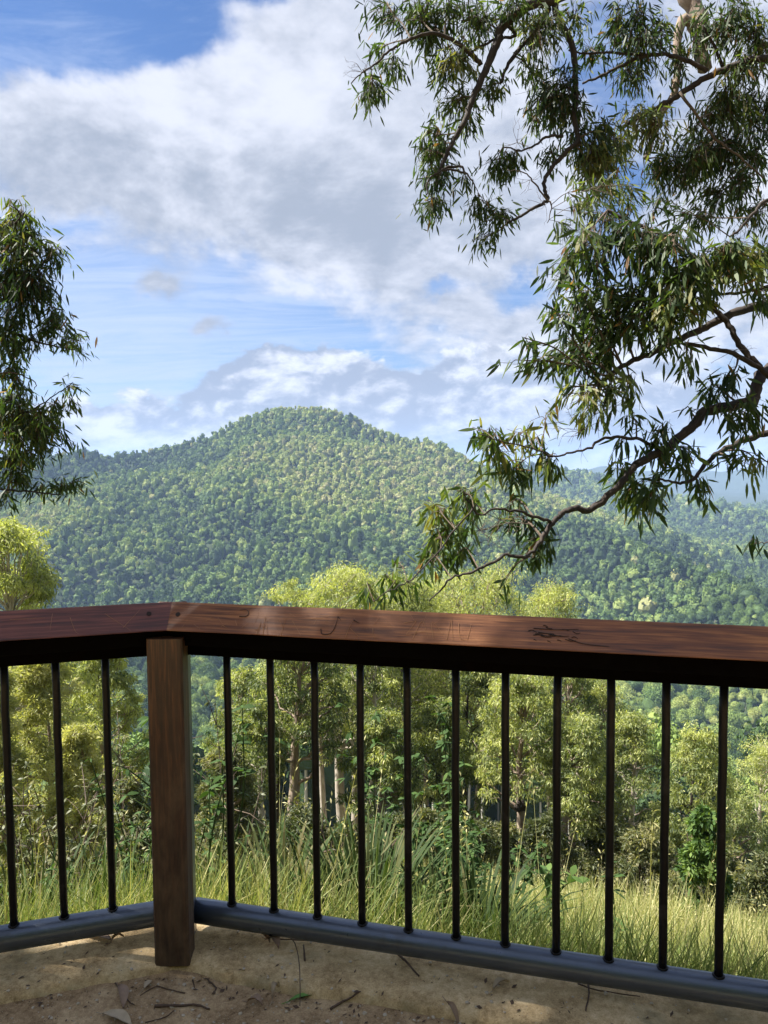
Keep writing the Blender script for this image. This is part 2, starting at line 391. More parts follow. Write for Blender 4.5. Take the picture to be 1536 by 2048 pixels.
RA = ridge([(-500, 960, 1650), (-150, 935, 1560), (0, 917, 1520), (150, 902, 1500), (300, 882, 1480), (430, 842, 1450), (500, 820, 1435), (565, 806, 1425), (640, 806, 1420), (700, 820, 1420), (760, 840, 1410),
            (830, 866, 1380), (900, 897, 1300), (960, 928, 1220), (1030, 965, 1120), (1100, 1008, 1030), (1180, 1050, 940), (1250, 1086, 880), (1330, 1118, 820), (1400, 1145, 770), (1536, 1195, 680), (1700, 1260, 600), (1900, 1340, 520)])
RB = ridge([(930, 925, 1260), (900, 985, 1130), (860, 1050, 1000), (790, 1110, 880), (720, 1170, 770), (640, 1240, 650)])
RG = ridge([(480, 862, 1420), (440, 925, 1290), (380, 985, 1150), (300, 1070, 980), (200, 1180, 800)])
RC = ridge([(850, 935, 2500), (1000, 925, 2400), (1130, 937, 2300), (1190, 950, 2250), (1280, 977, 2150), (1400, 1003, 2050), (1536, 1030, 1950), (1700, 1060, 1850), (2000, 1110, 1700)])
RF = ridge([(1050, 950, 5200), (1150, 945, 5200), (1210, 926, 5300), (1290, 939, 5400), (1380, 937, 5600), (1430, 928, 5700), (1480, 926, 5700), (1536, 929, 5600), (1700, 930, 5600), (2000, 935, 5600)])
def ridge_h(x, y, R, k1=60., l1=170., k2=.33, lin=None):
    best = np.full(x.shape, -1e9)
    for a, b in zip(R[:-1], R[1:]):
        ab = (b-a)[:2]; L = ab@ab
        t = np.clip(((x-a[0])*ab[0]+(y-a[1])*ab[1])/L, 0, 1)
        d = np.hypot(x-(a[0]+t*ab[0]), y-(a[1]+t*ab[1])); z = a[2]+t*(b[2]-a[2])
        best = np.maximum(best, z-(k1*(1-np.exp(-d/l1))+k2*d))
    return best
def terr(x, y):
    n = fbm(x*.0036+3, y*.0036+9, 4)
    a = ridge_h(x, y, RA, 48, 170, .30); b = ridge_h(x, y, RB, 60, 150, .28); g = ridge_h(x, y, RG, 85, 170, .28)
    c = ridge_h(x, y, RC, 50, 250, .28); f = ridge_h(x, y, RF, 60, 500, .2)
    h = np.maximum.reduce([a, b, g, c, f])
    cd = np.clip((np.maximum(a, c)-h)*0+1, 0, 1)
    crest = np.clip((x*0+1), 0, 1)
    # distance-based gully amplitude: none on the crests
    da = a - ridge_h(x, y, RA, 0, 170, 0)
    amp = np.clip(-da/90., 0, 1)
    h = h + np.minimum(n, .015)*190*amp
    nh = near_h(x, y)
    floor = -172 + fbm(x*.006, y*.006, 3)*14
    k = 18.0
    m = np.maximum(np.maximum(h, floor), nh)
    return m + 0*k
def sheet(name, xs, ys, fn, mat, smooth_=True):
    X, Yg = np.meshgrid(xs, ys); Zg = fn(X, Yg); ny, nx = X.shape
    V = np.stack([X, Yg, Zg], -1).reshape(-1, 3)
    i, j = np.meshgrid(np.arange(ny-1), np.arange(nx-1), indexing='ij'); k = i*nx+j
    Q = np.stack([k, k+1, k+nx+1, k+nx], -1).reshape(-1, 4)
    o = link(name, np_mesh(name, V, [Q], mat, None, smooth_)); return tag(o, kind='structure')
def farfn(x, y):
    h = terr(x, y)
    inside = (np.abs(x) < 68) & (y > -38) & (y < 118)
    return np.where(inside, h-4.0, h-.05)
def gs(a, b, step, grow_to, gstep):
    v = list(np.arange(a, b, step)); return v
xs = np.concatenate([np.arange(-2600, -600, 40), np.arange(-600, 1200, 10), np.arange(1200, 4200, 40)])
ys = np.concatenate([np.arange(-400, -40, 40), np.arange(-40, 1600, 10), np.arange(1600, 2800, 20), np.arange(2800, 7600, 80)])
sheet('mountain', xs, ys, farfn, M['floor'])
def nearfn(x, y):
    return near_h(x, y)+np.where(sdist(x, y) > .6, fbm(x*1.3, y*1.3, 3)*.16, 0)-np.where(sdist(x, y) < .05, .12, 0)
gx = np.concatenate([np.arange(-70, -12, 2.), np.arange(-12, 14, .25), np.arange(14, 72, 2.)])
gy = np.concatenate([np.arange(-40, 0, 2.), np.arange(0, 26, .25), np.arange(26, 122, 2.)])
sheet('hillside_ground', gx, gy, nearfn, M['soil'])
def HZ(x, y): return float(terr(np.array([x]), np.array([y]))[0])

# platform: dirt floor + concrete edge
def dirtfn(x, y):
    s = sdist(x, y)
    return -.012 + fbm(x*2.2, y*2.2, 4)*.02 + fbm(x*14, y*14, 3)*.008 + np.clip(s+.30, 0, .2)*.03
dx = np.concatenate([np.arange(-9, -1.6, .2), np.arange(-1.6, 1.6, .02), np.arange(1.6, 9, .2)])
dyy = np.concatenate([np.arange(-6, 1.2, .2), np.arange(1.2, 2.32, .02)])
X, Yg = np.meshgrid(dx, dyy); S = sdist(X, Yg); keepS = S < -.06
Zg = dirtfn(X, Yg); ny, nx = X.shape
i, j = np.meshgrid(np.arange(ny-1), np.arange(nx-1), indexing='ij'); k = i*nx+j
ok = (keepS[:-1, :-1] & keepS[1:, :-1] & keepS[:-1, 1:] & keepS[1:, 1:])
Q = np.stack([k, k+1, k+nx+1, k+nx], -1)[ok]
o = link('dirt_floor', np_mesh('dirt_floor', np.stack([X, Yg, Zg], -1).reshape(-1, 3), [Q], M['dirt'], None, True)); tag(o, kind='structure')
def slab_strip():
    # cross-section swept along left arm, corner, right arm (s = outward offset, z = height)
    rg = rs(3)
    prof = [(-.20, -.10), (-.165, -.03), (-.15, .004), (-.135, .013), (-.10, .017), (-.05, .015), (0, .013), (.05, .012), (.10, .008), (.145, .002), (.165, -.012), (.17, -.10), (.175, -.6)]
    bis = unit(NR+NL); sc = 1/float(bis@NR)
    rows = []
    for t in np.concatenate([-np.geomspace(9, .02, 130), [0], np.geomspace(.02, 9, 130)]):
        row = []
        for (s, z) in prof:
            if t < 0: p = C0+UL*t+NL*s
            elif t > 0: p = C0+UR*t+NR*s
            else: p = C0+bis*s*sc
            # mitre: clamp overlap towards corner on the inner side
            if t != 0:
                lim = -s*math.tan(.265) if True else 0
                if t < 0 and t > -abs(s)*.28 and s < 0: p = C0+bis*s*sc+UL*t*.05
                if t > 0 and t < abs(s)*.28 and s < 0: p = C0+bis*s*sc+UR*t*.05
            w = float(fbm(np.array([p[0]*9]), np.array([p[1]*9]), 3)[0])
            e = float(fbm(np.array([p[0]*5+40]), np.array([p[1]*5]), 3)[0])
            edge = 1.0 if abs(s+.15) < .04 else .35
            q = p + (NR if t > 0 else NL)*(e*.06*edge if s < -.1 else (e*.03 if s > .12 else 0))
            row.append((q[0], q[1], z+w*.009))
        rows.append(row)
    V = np.array(rows).reshape(-1, 3); nx = len(prof); ny = len(rows)
    i, j = np.meshgrid(np.arange(ny-1), np.arange(nx-1), indexing='ij'); k = i*nx+j
    Q = np.stack([k, k+nx, k+nx+1, k+1], -1).reshape(-1, 4)
    o = link('concrete_kerb', np_mesh('concrete_kerb', V, [Q], M['concrete'], None, True)); tag(o, kind='structure')
slab_strip()

# ------------------------------------------------------------------ railing
rail = empty('lookout_railing', (C0[0], C0[1], 0))
tag(rail, 'timber and black steel lookout railing with brown corner post and sloping carved handrail', 'railing')
RO = Vector((C0[0], C0[1], 0))
def place(o, loc, ax):   # local x along ax (2D), z up
    o.matrix_parent_inverse = Matrix.Identity(4)
    a = math.atan2(ax[1], ax[0]); o.location = Vector(loc)-RO; o.rotation_euler = (0, 0, a); return o
def handrail(U, N, t0, t1, mit0, mit1, mat, tiltname):
    """tilted timber: section in (n = outward, z); t along U.  ends mitred"""
    # front face from (n=-.095,z=.915) to (n=-.035,z=1.0); thickness 45 mm going out/down
    fa = np.array([-.135, .930]); fb = np.array([-.072, .999]); d = unit(fb-fa); pn = np.array([d[1], -d[0]])
    th = .05; r = .004
    prof = []
    low = np.array([-.002, .930]); hz_ = np.array([1., 0]); e3 = unit(low-(fb+pn*th))
    for (c, a, b) in ((fa, d, hz_), (fb, pn, -d), (fb+pn*th, e3, -pn), (low, -hz_, -e3)):
        prof += [c+b*r*1.0, c+a*r*.3+b*r*.3, c+a*r]
    prof = np.array(prof)
    rg = rs(8); n = 60; ts = np.linspace(0, 1, n); V = []
    for q in ts:
        for (pn_, pz) in prof:
            a = t0+(mit0*pn_); b = t1+(mit1*pn_); t = a+(b-a)*q
            w = float(fbm(np.array([t*4.]), np.array([pz*9+pn_*5]), 3)[0])*.004
            V.append((t, pn_+w, pz+w*.6))
    V = np.array(V); k = len(prof)
    i, j = np.meshgrid(np.arange(n-1), np.arange(k), indexing='ij'); j2 = (j+1) % k
    Q = np.stack([i*k+j, (i+1)*k+j, (i+1)*k+j2, i*k+j2], -1).reshape(-1, 4)
    V = np.concatenate([V, [V[:k].mean(0)], [V[-k:].mean(0)]]); jj = np.arange(k); j3 = (jj+1) % k
    T = np.concatenate([np.stack([np.full(k, n*k), jj, j3], 1), np.stack([np.full(k, n*k+1), (n-1)*k+j3, (n-1)*k+jj], 1)])
    o = link('handrail', np_mesh('handrail', V, [Q, T], mat, None, False), rail)
    o.matrix_parent_inverse = Matrix.Identity(4)
    Mx = Matrix(((U[0], N[0], 0, 0), (U[1], N[1], 0, 0), (0, 0, 1, 0), (0, 0, 0, 1)))
    o.matrix_local = Mx
    return o, fa, fb, pn
tm = math.tan(.5*(math.atan2(UL[1], UL[0])-math.atan2(UR[1], UR[0])))
hr_r, FA, FB, PN = handrail(UR, NR, -.0, 4.2, tm, 0, M['rail_r'], 'r')
hr_l, _, _, _ = handrail(UL, NL, -4.0, -.0015, 0, -tm, M['rail_l'], 'l')
hr_l['label'] = 'purplish red handrail timber on the left'; hr_r['label'] = 'warm brown carved handrail timber on the right'
def on_face(t, v, lift=.0012):
    """t along the rail, v 0..1 up the face"""
    p = FA+(FB-FA)*v - PN*lift; return np.array([t, p[0], p[1]])
def t_of(px, py, U, N):
    d = ray(px, py); best = None
    # intersect with face plane
    a3 = np.array([*(C0+N*FA[0]), FA[1]]); b3 = np.array([*(C0+N*FB[0]), FB[1]]); u3 = np.array([U[0], U[1], 0])
    nrm = np.cross(u3, b3-a3); o = np.array([0, 0, CAM_H]); s = ((a3-o)@nrm)/(d@nrm); p = o+d*s
    t = (p-a3)@u3; v = ((p-a3)@(b3-a3))/((b3-a3)@(b3-a3)); return t, v
def strokes(name, polys, mat, parent, U, N, w=.0006, lift=.0016):
    for pl in polys:
        tv = [t_of(x, y, U, N) for x, y in pl]
        P = np.array([on_face(t, min(max(v, .03), .97), lift) for t, v in tv]); P = catmull(P, 4) if len(P) > 2 else P
        mb = MB(); mb.tube(P, np.linspace(w, w*.5, len(P)), 5); mb.obj(name, mat, parent)
z7 = lambda X, Y: (380+X*.3776, 1180+Y*.3776)
strokes('scratched_stroke', [[z7(*p) for p in pl] for pl in [
    [(165, 195), (200, 178)], [(172, 190), (195, 200)],
    [(350, 240), (375, 175)], [(345, 212), (372, 205)], [(375, 175), (360, 240)],
    [(385, 240), (402, 140), (410, 238)], [(388, 205), (408, 200)],
    [(480, 245), (510, 150)], [(545, 165), (590, 245)], [(250, 190), (240, 160)],
    [(822, 260), (845, 200), (866, 162)], [(850, 205), (905, 260)], [(640, 155), (740, 140)],
    [(1135, 175), (1200, 165)], [(1200, 165), (1145, 240)], [(1145, 240), (1210, 230)],
    [(1180, 262), (1232, 165), (1262, 262)], [(1195, 225), (1252, 222)], [(1290, 262), (1285, 170), (1362, 262)], [(1362, 262), (1385, 150)], [(1388, 160), (1392, 268)],
    [(1425, 175), (1432, 255), (1470, 262)], [(1470, 262), (1492, 180)], [(970, 205), (975, 250), (1000, 252)]]], M['scratch'], hr_r, UR, NR)
strokes('carved_hook', [[z7(*p) for p in pl] for pl in [[(695, 208), (702, 235), (745, 232), (770, 195), (785, 142)], [(785, 142), (800, 160)], [(262, 142), (300, 140), (312, 122), (300, 106), (265, 108)], [(868, 160), (900, 178)]]], M['crack'], hr_r, UR, NR, .0011, .0015)
z2 = lambda X, Y: (768+X*.5, 1180+Y*.5)
KR = rs(4); KN = []
for q in range(20):
    cx, cy = KR.normal()*22, KR.normal()*8; l = (34-abs(cy)*1.5)*(.4+.6*KR.rand()); KN.append([(1096+cx-l*.5, 1267+cy+cx*.12-1), (1096+cx, 1267+cy+cx*.12+KR.normal()*2), (1096+cx+l*.5, 1267+cy+cx*.12+2)])
KN += [[(1138, 1278), (1168, 1288), (1220, 1294)], [(1068, 1257), (1110, 1260), (1158, 1259)]]
strokes('split_knot', KN, M['crack'], hr_r, UR, NR, .0010, .0013)
strokes('scratched_stroke', [[(105, 1228), (100, 1262)], [(140, 1235), (150, 1262), (158, 1268)], [(210, 1228), (262, 1262)], [(246, 1256), (280, 1220)], [(20, 1240), (90, 1236)]], M['scratch'], hr_l, UL, NL, .0004)
strokes('fine_scratch', [[(340+x*12, 1228+((x*7) % 5)*7), (352+x*12, 1222+((x*5) % 7)*6)] for x in range(0, 46, 2)], M['scratch'], hr_r, UR, NR, .0003)
for (px, py, U, N, h) in ((298, 1228, UL, NL, hr_l), (356, 1229, UR, NR, hr_r)):
    t, v = t_of(px, py, U, N); mb = MB(); c = on_face(t, v, .0022)
    a = np.arange(16)/16*2*math.pi; fd = unit(np.append([0], FB-FA)); r = .0065
    V = np.array([c+np.array([math.cos(q)*r, 0, 0])+fd*math.sin(q)*r for q in a]+[c]); T = [(16, q, (q+1) % 16) for q in range(16)]
    V2 = V.copy(); V2[:, 1:] += PN*.003
    mb.add(np.concatenate([V, V2]), [(q, (q+1) % 16, 17+(q+1) % 16, 17+q) for q in range(16)], T+[(33, 17+(q+1) % 16, 17+q) for q in range(16)])
    mb.obj('screw_hole', M['crack'], h)
# post
mb = MB()
mb.box((0, 0, 0), (.4525, .032, .048), np.array([[0, 0, 1], [0, 1, 0], [-1, 0, 0.]]), .005)
mb.V[0] = mb.V[0][:, [0, 1, 2]]
po = mb.obj('corner_post', M['post'], rail); po.matrix_parent_inverse = Matrix.Identity(4)
po.location = (-.001, -.125, .4525+.006)
# steel end plate behind the post
mb = MB(); mb.box((0, 0, 0), (.036, .040, .44), None, .004)
bp = mb.obj('backing_plate', M['pipe'], rail); bp.matrix_parent_inverse = Matrix.Identity(4); bp.location = (-.004, -.052, .46)
for (U, N, ts, tend, sg) in ((UR, NR, [.1460+.1303*i for i in range(12)]+[.146+.1303*12, .146+.1303*13], 4.2, 1), (UL, NL, [-.2035-.129*i for i in range(6)], -4.0, -1)):
    Mx = Matrix(((U[0], N[0], 0, 0), (U[1], N[1], 0, 0), (0, 0, 1, 0), (0, 0, 0, 1)))
    def sub(mb, name, mat, sm=False):
        o = mb.obj(name, mat, rail, sm); o.matrix_parent_inverse = Matrix.Identity(4); o.matrix_local = Mx; return o
    t0 = .03*sg
    mb = MB(); tt = np.linspace(t0, tend, 60); mb.tube(np.stack([tt, tt*0+.0, tt*0+.076], 1), .0345, 28)
    pipe = sub(mb, 'bottom_pipe', M['pipe'], True)
    mb = MB(); L = abs(tend-t0)/2; mb.box(((t0+tend)/2, 0, .862), (L, .033, .022), None, .003); sub(mb, 'top_bar', M['frame'])
    mb = MB(); mb.box(((t0+tend)/2, -.060, .907), (L, .052, .0215), None, .004); sub(mb, 'rail_bearer', M['frame'])
    for bi, t in enumerate(ts):
        rg = rs(100+bi+(50 if sg > 0 else 0)); zz = np.linspace(.093, .842, 12)
        mb = MB(); mb.tube(np.stack([t+rg.normal(size=12)*.0006, rg.normal(size=12)*.0006, zz], 1), .0105, 12)
        ba = sub(mb, 'baluster', M['bar'], True)
        mb = MB(); a = np.linspace(0, 2*math.pi, 15); zw = lambda q, R: .076+math.sqrt(max(.0345**2-(R*math.sin(q))**2, 0))
        P = [(t+.0112*math.cos(q), .0112*math.sin(q), zw(q, .0112)+rg.rand()*.0015) for q in a]
        mb.tube(P, .0028+.0016*rg.rand(15), 6, caps=False)
        o = mb.obj('weld', M['bar'], ba, True)

# ------------------------------------------------------------------ haze
def haze():
    mb = MB(); mb.box((800, 3700, -30), (4600, 4300, 190)); 
    m = bpy.data.materials.new('haze'); m.use_nodes = True; nt = m.node_tree; nt.nodes.clear()
    out = nt.nodes.new('ShaderNodeOutputMaterial'); v = nt.nodes.new('ShaderNodeVolumePrincipled')
    v.inputs['Density'].default_value = .000125; v.inputs['Color'].default_value = (.46, .65, 1.0, 1)
    v.inputs['Anisotropy'].default_value = .0
    nt.links.new(v.outputs[0], out.inputs['Volume'])
    o = mb.obj('haze', m); tag(o, kind='stuff')
haze()

# ------------------------------------------------------------------ forest on the far slopes
def canopy(rg, nblob, nq, q, flat=.8):
    """one crown about 1 unit in radius: lumps of leaf clusters round an uneven core"""
    mb = MB(); import bmesh
    bm = bmesh.new(); bmesh.ops.create_icosphere(bm, subdivisions=2, radius=1.0)
    V0 = np.array([v.co[:] for v in bm.verts]); T0 = np.array([[v.index for v in f.verts] for f in bm.faces]); bm.free()
    cs = []
    for b in range(nblob):
        a = rg.rand()*6.283; r = .62*math.sqrt(rg.rand()); z = flat*(1.05-.75*r**1.2)*(.72+.4*rg.rand())-.15
        cs.append((r*math.cos(a), r*math.sin(a), z-.25*rg.rand(), .26+.22*rg.rand()))
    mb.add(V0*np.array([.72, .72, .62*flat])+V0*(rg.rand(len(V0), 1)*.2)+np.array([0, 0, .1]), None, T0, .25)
    for (x, y, z, r) in cs:
        D = rand_unit(rg, nq); D[:, 2] = np.abs(D[:, 2])*.9-.28+.1*rg.rand(nq); D = unit(D)
        P = np.array([x, y, z])+D*r*(.8+.3*rg.rand(nq, 1))
        n = unit(D+rg.normal(size=(nq, 3))*.55); s = unit(np.cross(n, rand_unit(rg, nq))); t = np.cross(n, s)
        w = q*(.6+.8*rg.rand(nq)); l = q*(.6+.8*rg.rand(nq))
        V = np.stack([P-s*w[:, None]-t*l[:, None]*.3, P-t*l[:, None]+s*w[:, None]*.2, P+s*w[:, None]+t*l[:, None]*.2, P+t*l[:, None]], 1)
        k = (np.arange(nq)*4)[:, None]
        bt = .3+.4*rg.rand()
        mb.add(V.reshape(-1, 3), k+np.array([[0, 1, 2, 3]]), None, np.repeat(np.clip(bt+.35*(rg.rand(nq)-.5), 0, 1), 4))
    return mb
def proto(name, i, nblob, nq, q, flat, trunk):
    rg = rs(900+i); mb = canopy(rg, nblob, nq, q, flat); me = mb.mesh(name, [M['forest'], M['bark_far']])
    if trunk:
        tb = MB(); tb.tube([(0, 0, -2.2), (.03, .02, -1), (.0, .03, .2)], [.06, .05, .03], 5)
        for k in range(4):
            a = rg.rand()*6.28; tb.tube([(0, 0, -.5+.15*k), (.25*math.cos(a), .25*math.sin(a), -.1+.1*k), (.6*math.cos(a), .6*math.sin(a), .45)], [.03, .02, .01], 4)
        nf0 = len(me.polygons)
        V = np.concatenate([np.concatenate(mb.V), np.concatenate(tb.V)]); n0 = mb.n
        Q = np.concatenate([np.concatenate(mb.Q), np.concatenate(tb.Q)+n0]); T = np.concatenate([np.concatenate(mb.T), np.concatenate(tb.T)+n0])
        qi = np.concatenate([np.zeros(sum(len(z) for z in mb.Q)), np.ones(sum(len(z) for z in tb.Q)), np.zeros(sum(len(z) for z in mb.T)), np.ones(sum(len(z) for z in tb.T))])
        me = np_mesh(name, V, [Q, T], [M['forest'], M['bark_far']], np.concatenate(mb.tt+tb.tt), False, qi)
    return me
FAR = [proto('crown', i, 9, 16, .15, f, False) for i, f in enumerate((.7, .9, 1.2, .8, 1.5))]
NEAR = [proto('crown', 10+i, 16, 150, .046, f, True) for i, f in enumerate((.8, 1.0, 1.3, .7, 1.1))]

def gn_instances(name, pts, tint, scale, rot, idx, protos):
    me = bpy.data.meshes.new(name); me.vertices.add(len(pts)); me.vertices.foreach_set('co', np.asarray(pts, np.float32).ravel())
    for an, tp, dat in (('tint', 'FLOAT', tint), ('rotz', 'FLOAT', rot), ('pick', 'INT', idx)):
        a = me.attributes.new(an, tp, 'POINT'); a.data.foreach_set('value', np.asarray(dat, np.int32 if tp == 'INT' else np.float32))
    a = me.attributes.new('siz', 'FLOAT_VECTOR', 'POINT'); a.data.foreach_set('vector', np.asarray(scale, np.float32).ravel())
    o = link(name, me)
    for m in (M['forest'], M['bark_far']): me.materials.append(m)
    ng = bpy.data.node_groups.new(name, 'GeometryNodeTree')
    ng.interface.new_socket('Geometry', in_out='INPUT', socket_type='NodeSocketGeometry'); ng.interface.new_socket('Geometry', in_out='OUTPUT', socket_type='NodeSocketGeometry')
    N = ng.nodes; gi = N.new('NodeGroupInput'); go = N.new('NodeGroupOutput')
    iop = N.new('GeometryNodeInstanceOnPoints'); g2i = N.new('GeometryNodeGeometryToInstance')
    for pm in reversed(protos):
        po_ = bpy.data.objects.new('crown_shape', pm)
        oi = N.new('GeometryNodeObjectInfo'); oi.inputs['Object'].default_value = po_; oi.inputs['As Instance'].default_value = False
        ng.links.new(oi.outputs['Geometry'], g2i.inputs[0])
    def na(n, t):
        q = N.new('GeometryNodeInputNamedAttribute'); q.data_type = t; q.inputs[0].default_value = n; return q.outputs[0]
    m2p = N.new('GeometryNodeMeshToPoints'); ng.links.new(gi.outputs[0], m2p.inputs[0])
    ng.links.new(m2p.outputs[0], iop.inputs['Points']); ng.links.new(g2i.outputs[0], iop.inputs['Instance'])
    iop.inputs['Pick Instance'].default_value = True
    ng.links.new(na('pick', 'INT'), iop.inputs['Instance Index']); ng.links.new(na('siz', 'FLOAT_VECTOR'), iop.inputs['Scale'])
    cx = N.new('ShaderNodeCombineXYZ'); ng.links.new(na('rotz', 'FLOAT'), cx.inputs[2]); ng.links.new(cx.outputs[0], iop.inputs['Rotation'])
    ng.links.new(iop.outputs[0], go.inputs[0])
    md = o.modifiers.new('trees', 'NODES'); md.node_group = ng
    return tag(o, kind='stuff')

def forest():
    rg = rs(42); out = []
    for (y0, y1, sp) in ((95, 650, 6.6), (650, 1080, 6.6), (1080, 1600, 7.2), (1600, 2700, 11.0)):
        xs_ = np.arange(-.72*y1-60, .72*y1+60, sp); ys_ = np.arange(y0, y1, sp)
        X, Y = np.meshgrid(xs_, ys_); X = (X+rg.rand(*X.shape)*sp*1.1).ravel(); Y = (Y+rg.rand(*Y.shape)*sp*1.1).ravel()
        kk = np.abs(X) < .60*Y+60; out.append(np.stack([X[kk], Y[kk], np.full(kk.sum(), sp)], 1))
    A = np.concatenate(out); x, y, sp = A.T; z = terr(x, y)
    vis = np.ones(len(x), bool)
    for t in np.linspace(.25, .985, 34):
        zz = terr(x*t, y*t)+8; los = CAM_H+(z+16-CAM_H)*t; vis &= zz < los+9
    x, y, z, sp = x[vis], y[vis], z[vis], sp[vis]; n = len(x)
    a = ridge_h(x, y, RA, 48, 170, .30)-ridge_h(x, y, RA, 0, 1, 0); b = ridge_h(x, y, RB, 60, 150, .28)-ridge_h(x, y, RB, 0, 1, 0)
    c = ridge_h(x, y, RC, 50, 250, .28)-ridge_h(x, y, RC, 0, 1, 0)
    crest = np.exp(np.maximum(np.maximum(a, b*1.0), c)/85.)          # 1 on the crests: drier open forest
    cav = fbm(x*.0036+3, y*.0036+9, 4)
    dry = np.clip(.20+.70*crest+3.0*fbm(x*.0030+50, y*.0030, 4)+1.6*cav+.40*np.exp(a/45.)*(x > 250), 0, 1)  # species dryness, plus cloud-shadow patches and sunlit spur put into the tint
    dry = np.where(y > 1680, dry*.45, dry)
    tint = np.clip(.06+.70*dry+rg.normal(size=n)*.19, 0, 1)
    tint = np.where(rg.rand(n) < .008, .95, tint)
    rad = sp*(.38+.75*rg.rand(n)**2.6)*(1.0-.15*dry)
    big = rg.rand(n) < .06; rad = np.where(big & (crest < .55), rad*1.35, rad)
    hgt = rad*(1.05+.6*rg.rand(n))
    base = z+ (4.5+9*rg.rand(n)*(1-.6*crest))*(.6+.4*(1-dry))
    near = y < 640
    # unseen wooded bank added behind the camera to darken fill and reflections
    nb = 420; bx = -60+120*rg.rand(nb); by = -15-42*rg.rand(nb)**1.2; br = 2.2+2.2*rg.rand(nb)
    x = np.append(x, bx); y = np.append(y, by); base = np.append(base, near_h(bx, by)+br*1.5); near = np.append(near, np.full(nb, True))
    rad = np.append(rad, br); hgt = np.append(hgt, br*1.6); tint = np.append(tint, .2+.5*rg.rand(nb)); n += nb
    sc = np.stack([rad*(.85+.3*rg.rand(n)), rad*(.85+.3*rg.rand(n)), hgt], 1)
    pts = np.stack([x, y, base], 1); rot = rg.rand(n)*6.283; idx = rg.randint(0, 5, n)
    print('forest', n, near.sum())
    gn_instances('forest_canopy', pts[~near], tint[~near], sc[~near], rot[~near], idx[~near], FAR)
    gn_instances('valley_and_bank_forest', pts[near], tint[near], sc[near], rot[near], idx[near], NEAR)
forest()

# ------------------------------------------------------------------ middle distance gum trees
def limb(mb, rg, a, b, r0, r1, sag=.12, k=6, n=7):
    t = np.linspace(0, 1, n)[:, None]; P = a+(b-a)*t; L = np.linalg.norm(b-a)
    P = P+np.array([0, 0, 1.])*np.sin(t*math.pi)*L*sag*(rg.rand()-.3)+rg.normal(size=(n, 3))*L*.035*np.sin(t*math.pi)
    mb.tube(P, np.linspace(r0, r1, n), k, tint=rg.rand()); return P
def tuft(lm, rg, c, r, n, tint, L=.16, W=.034, droop=.9, flat=.75, tmpl=LEAF_LO):
    D = rand_unit(rg, n); D[:, 2] = D[:, 2]*flat+.22
    P = c+D*r*(rg.rand(n, 1)**.38)
    d = unit(D*.6+np.array([0, 0, -droop])+rg.normal(size=(n, 3))*.55); s = unit(np.cross(d, rand_unit(rg, n)))
    leaves(lm, P, d, s, L*(.7+.6*rg.rand(n)), W*(.8+.5*rg.rand(n)), np.clip(tint+rg.normal(size=n)*.22, 0, 1), tmpl, .12)
LAST = [None]
def gum(px, Y, top, hw, label, group=None, mat='gumfar', bark='bark_grey', seed=0, nt=60, dens=105, r_tr=.15, low=.35, tint=.55, lean=0, L=.115, W=.028, name='gum_tree', cat='tree', tr=.62, droop=.9, flatc=.75, trunks=1):
    if mat == 'gumfar': low = min(.66, low+.13)
    rg = rs(seed); base = at(px, 1700, Y); x0 = base[0]; z0 = HZ(x0, Y)-.2
    T = at(px, top, Y)[2]; H = T-z0; R = hw/FPX*Y*1.22; dens = int(dens*1.75); nt = int(nt*2.0)
    root = empty(name, (x0, Y, z0)); tag(root, label, cat, group)
    tb = MB(); lm = MB(); ends = []
    for tk in range(trunks):
        off = np.array([(tk-.5*(trunks-1))*.5, rg.normal()*.3, 0]); n = 12
        t = np.linspace(0, 1, n); P = np.stack([off[0]+lean*t*R+np.sin(t*5+rg.rand()*6)*.14*t*R*.6, off[1]+np.cos(t*4+rg.rand()*6)*.12*t*R, t*H*.86], 1)
        P[1:, :2] += np.cumsum(rg.normal(size=(n-1, 2))*.03*H/8, 0)
        tb.tube(P, r_tr*(1.12-t)**.8, 9, jit=.18, rg=rg); ends.append(P)
    # tufts: domes through the crown
    K = []
    for i in range(nt):
        a = rg.rand()*6.283; h = low+(1-low)*rg.rand()**.8
        prof = math.sin(math.pi*min(1, max(.06, (h-low*.75)/(1.04-low*.75)))**.75)**.7
        rr = R*prof*math.sqrt(.12+.88*rg.rand())
        K.append((lean*R*h+rr*math.cos(a), rr*math.sin(a)*.9, H*h*.985-.12*H*(rr/R)**2*.6))
    K = np.array(K)
    for i, c in enumerate(K):
        P = ends[i % trunks]; j = int(np.argmin(np.abs(P[:, 2]-(c[2]-.55*math.hypot(c[0], c[1])-.2)))); j = max(3, min(j, 10))
        if rg.rand() < .5: limb(tb, rg, P[j], c-np.array([0, 0, .1]), r_tr*.42*(1.1-j/12.), .014, .15, 5)
        r = R*(.10+.12*rg.rand()**1.5+.03)*(120/nt)**.33*1.15
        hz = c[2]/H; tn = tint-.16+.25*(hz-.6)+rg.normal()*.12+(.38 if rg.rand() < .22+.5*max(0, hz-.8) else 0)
        for q in range(3):
            cc = c+rg.normal(size=3)*r*.45*np.array([1, 1, .6]); limb(tb, rg, c-np.array([0, 0, .1]), cc+np.array([0, 0, .2*r]), .012, .005, .1, 3, 3)
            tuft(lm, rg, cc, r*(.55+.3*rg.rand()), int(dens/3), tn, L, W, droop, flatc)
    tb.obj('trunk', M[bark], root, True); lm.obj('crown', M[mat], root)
    LAST[0] = ends[0]
    return root
G = 'gum trees below the railing'
gum(1155, 19.5, 1440, 62, 'short gum with bare lower trunk in the grass between the eighth and ninth right balusters', G, seed=7, nt=36, low=.38, tint=.62, r_tr=.13)
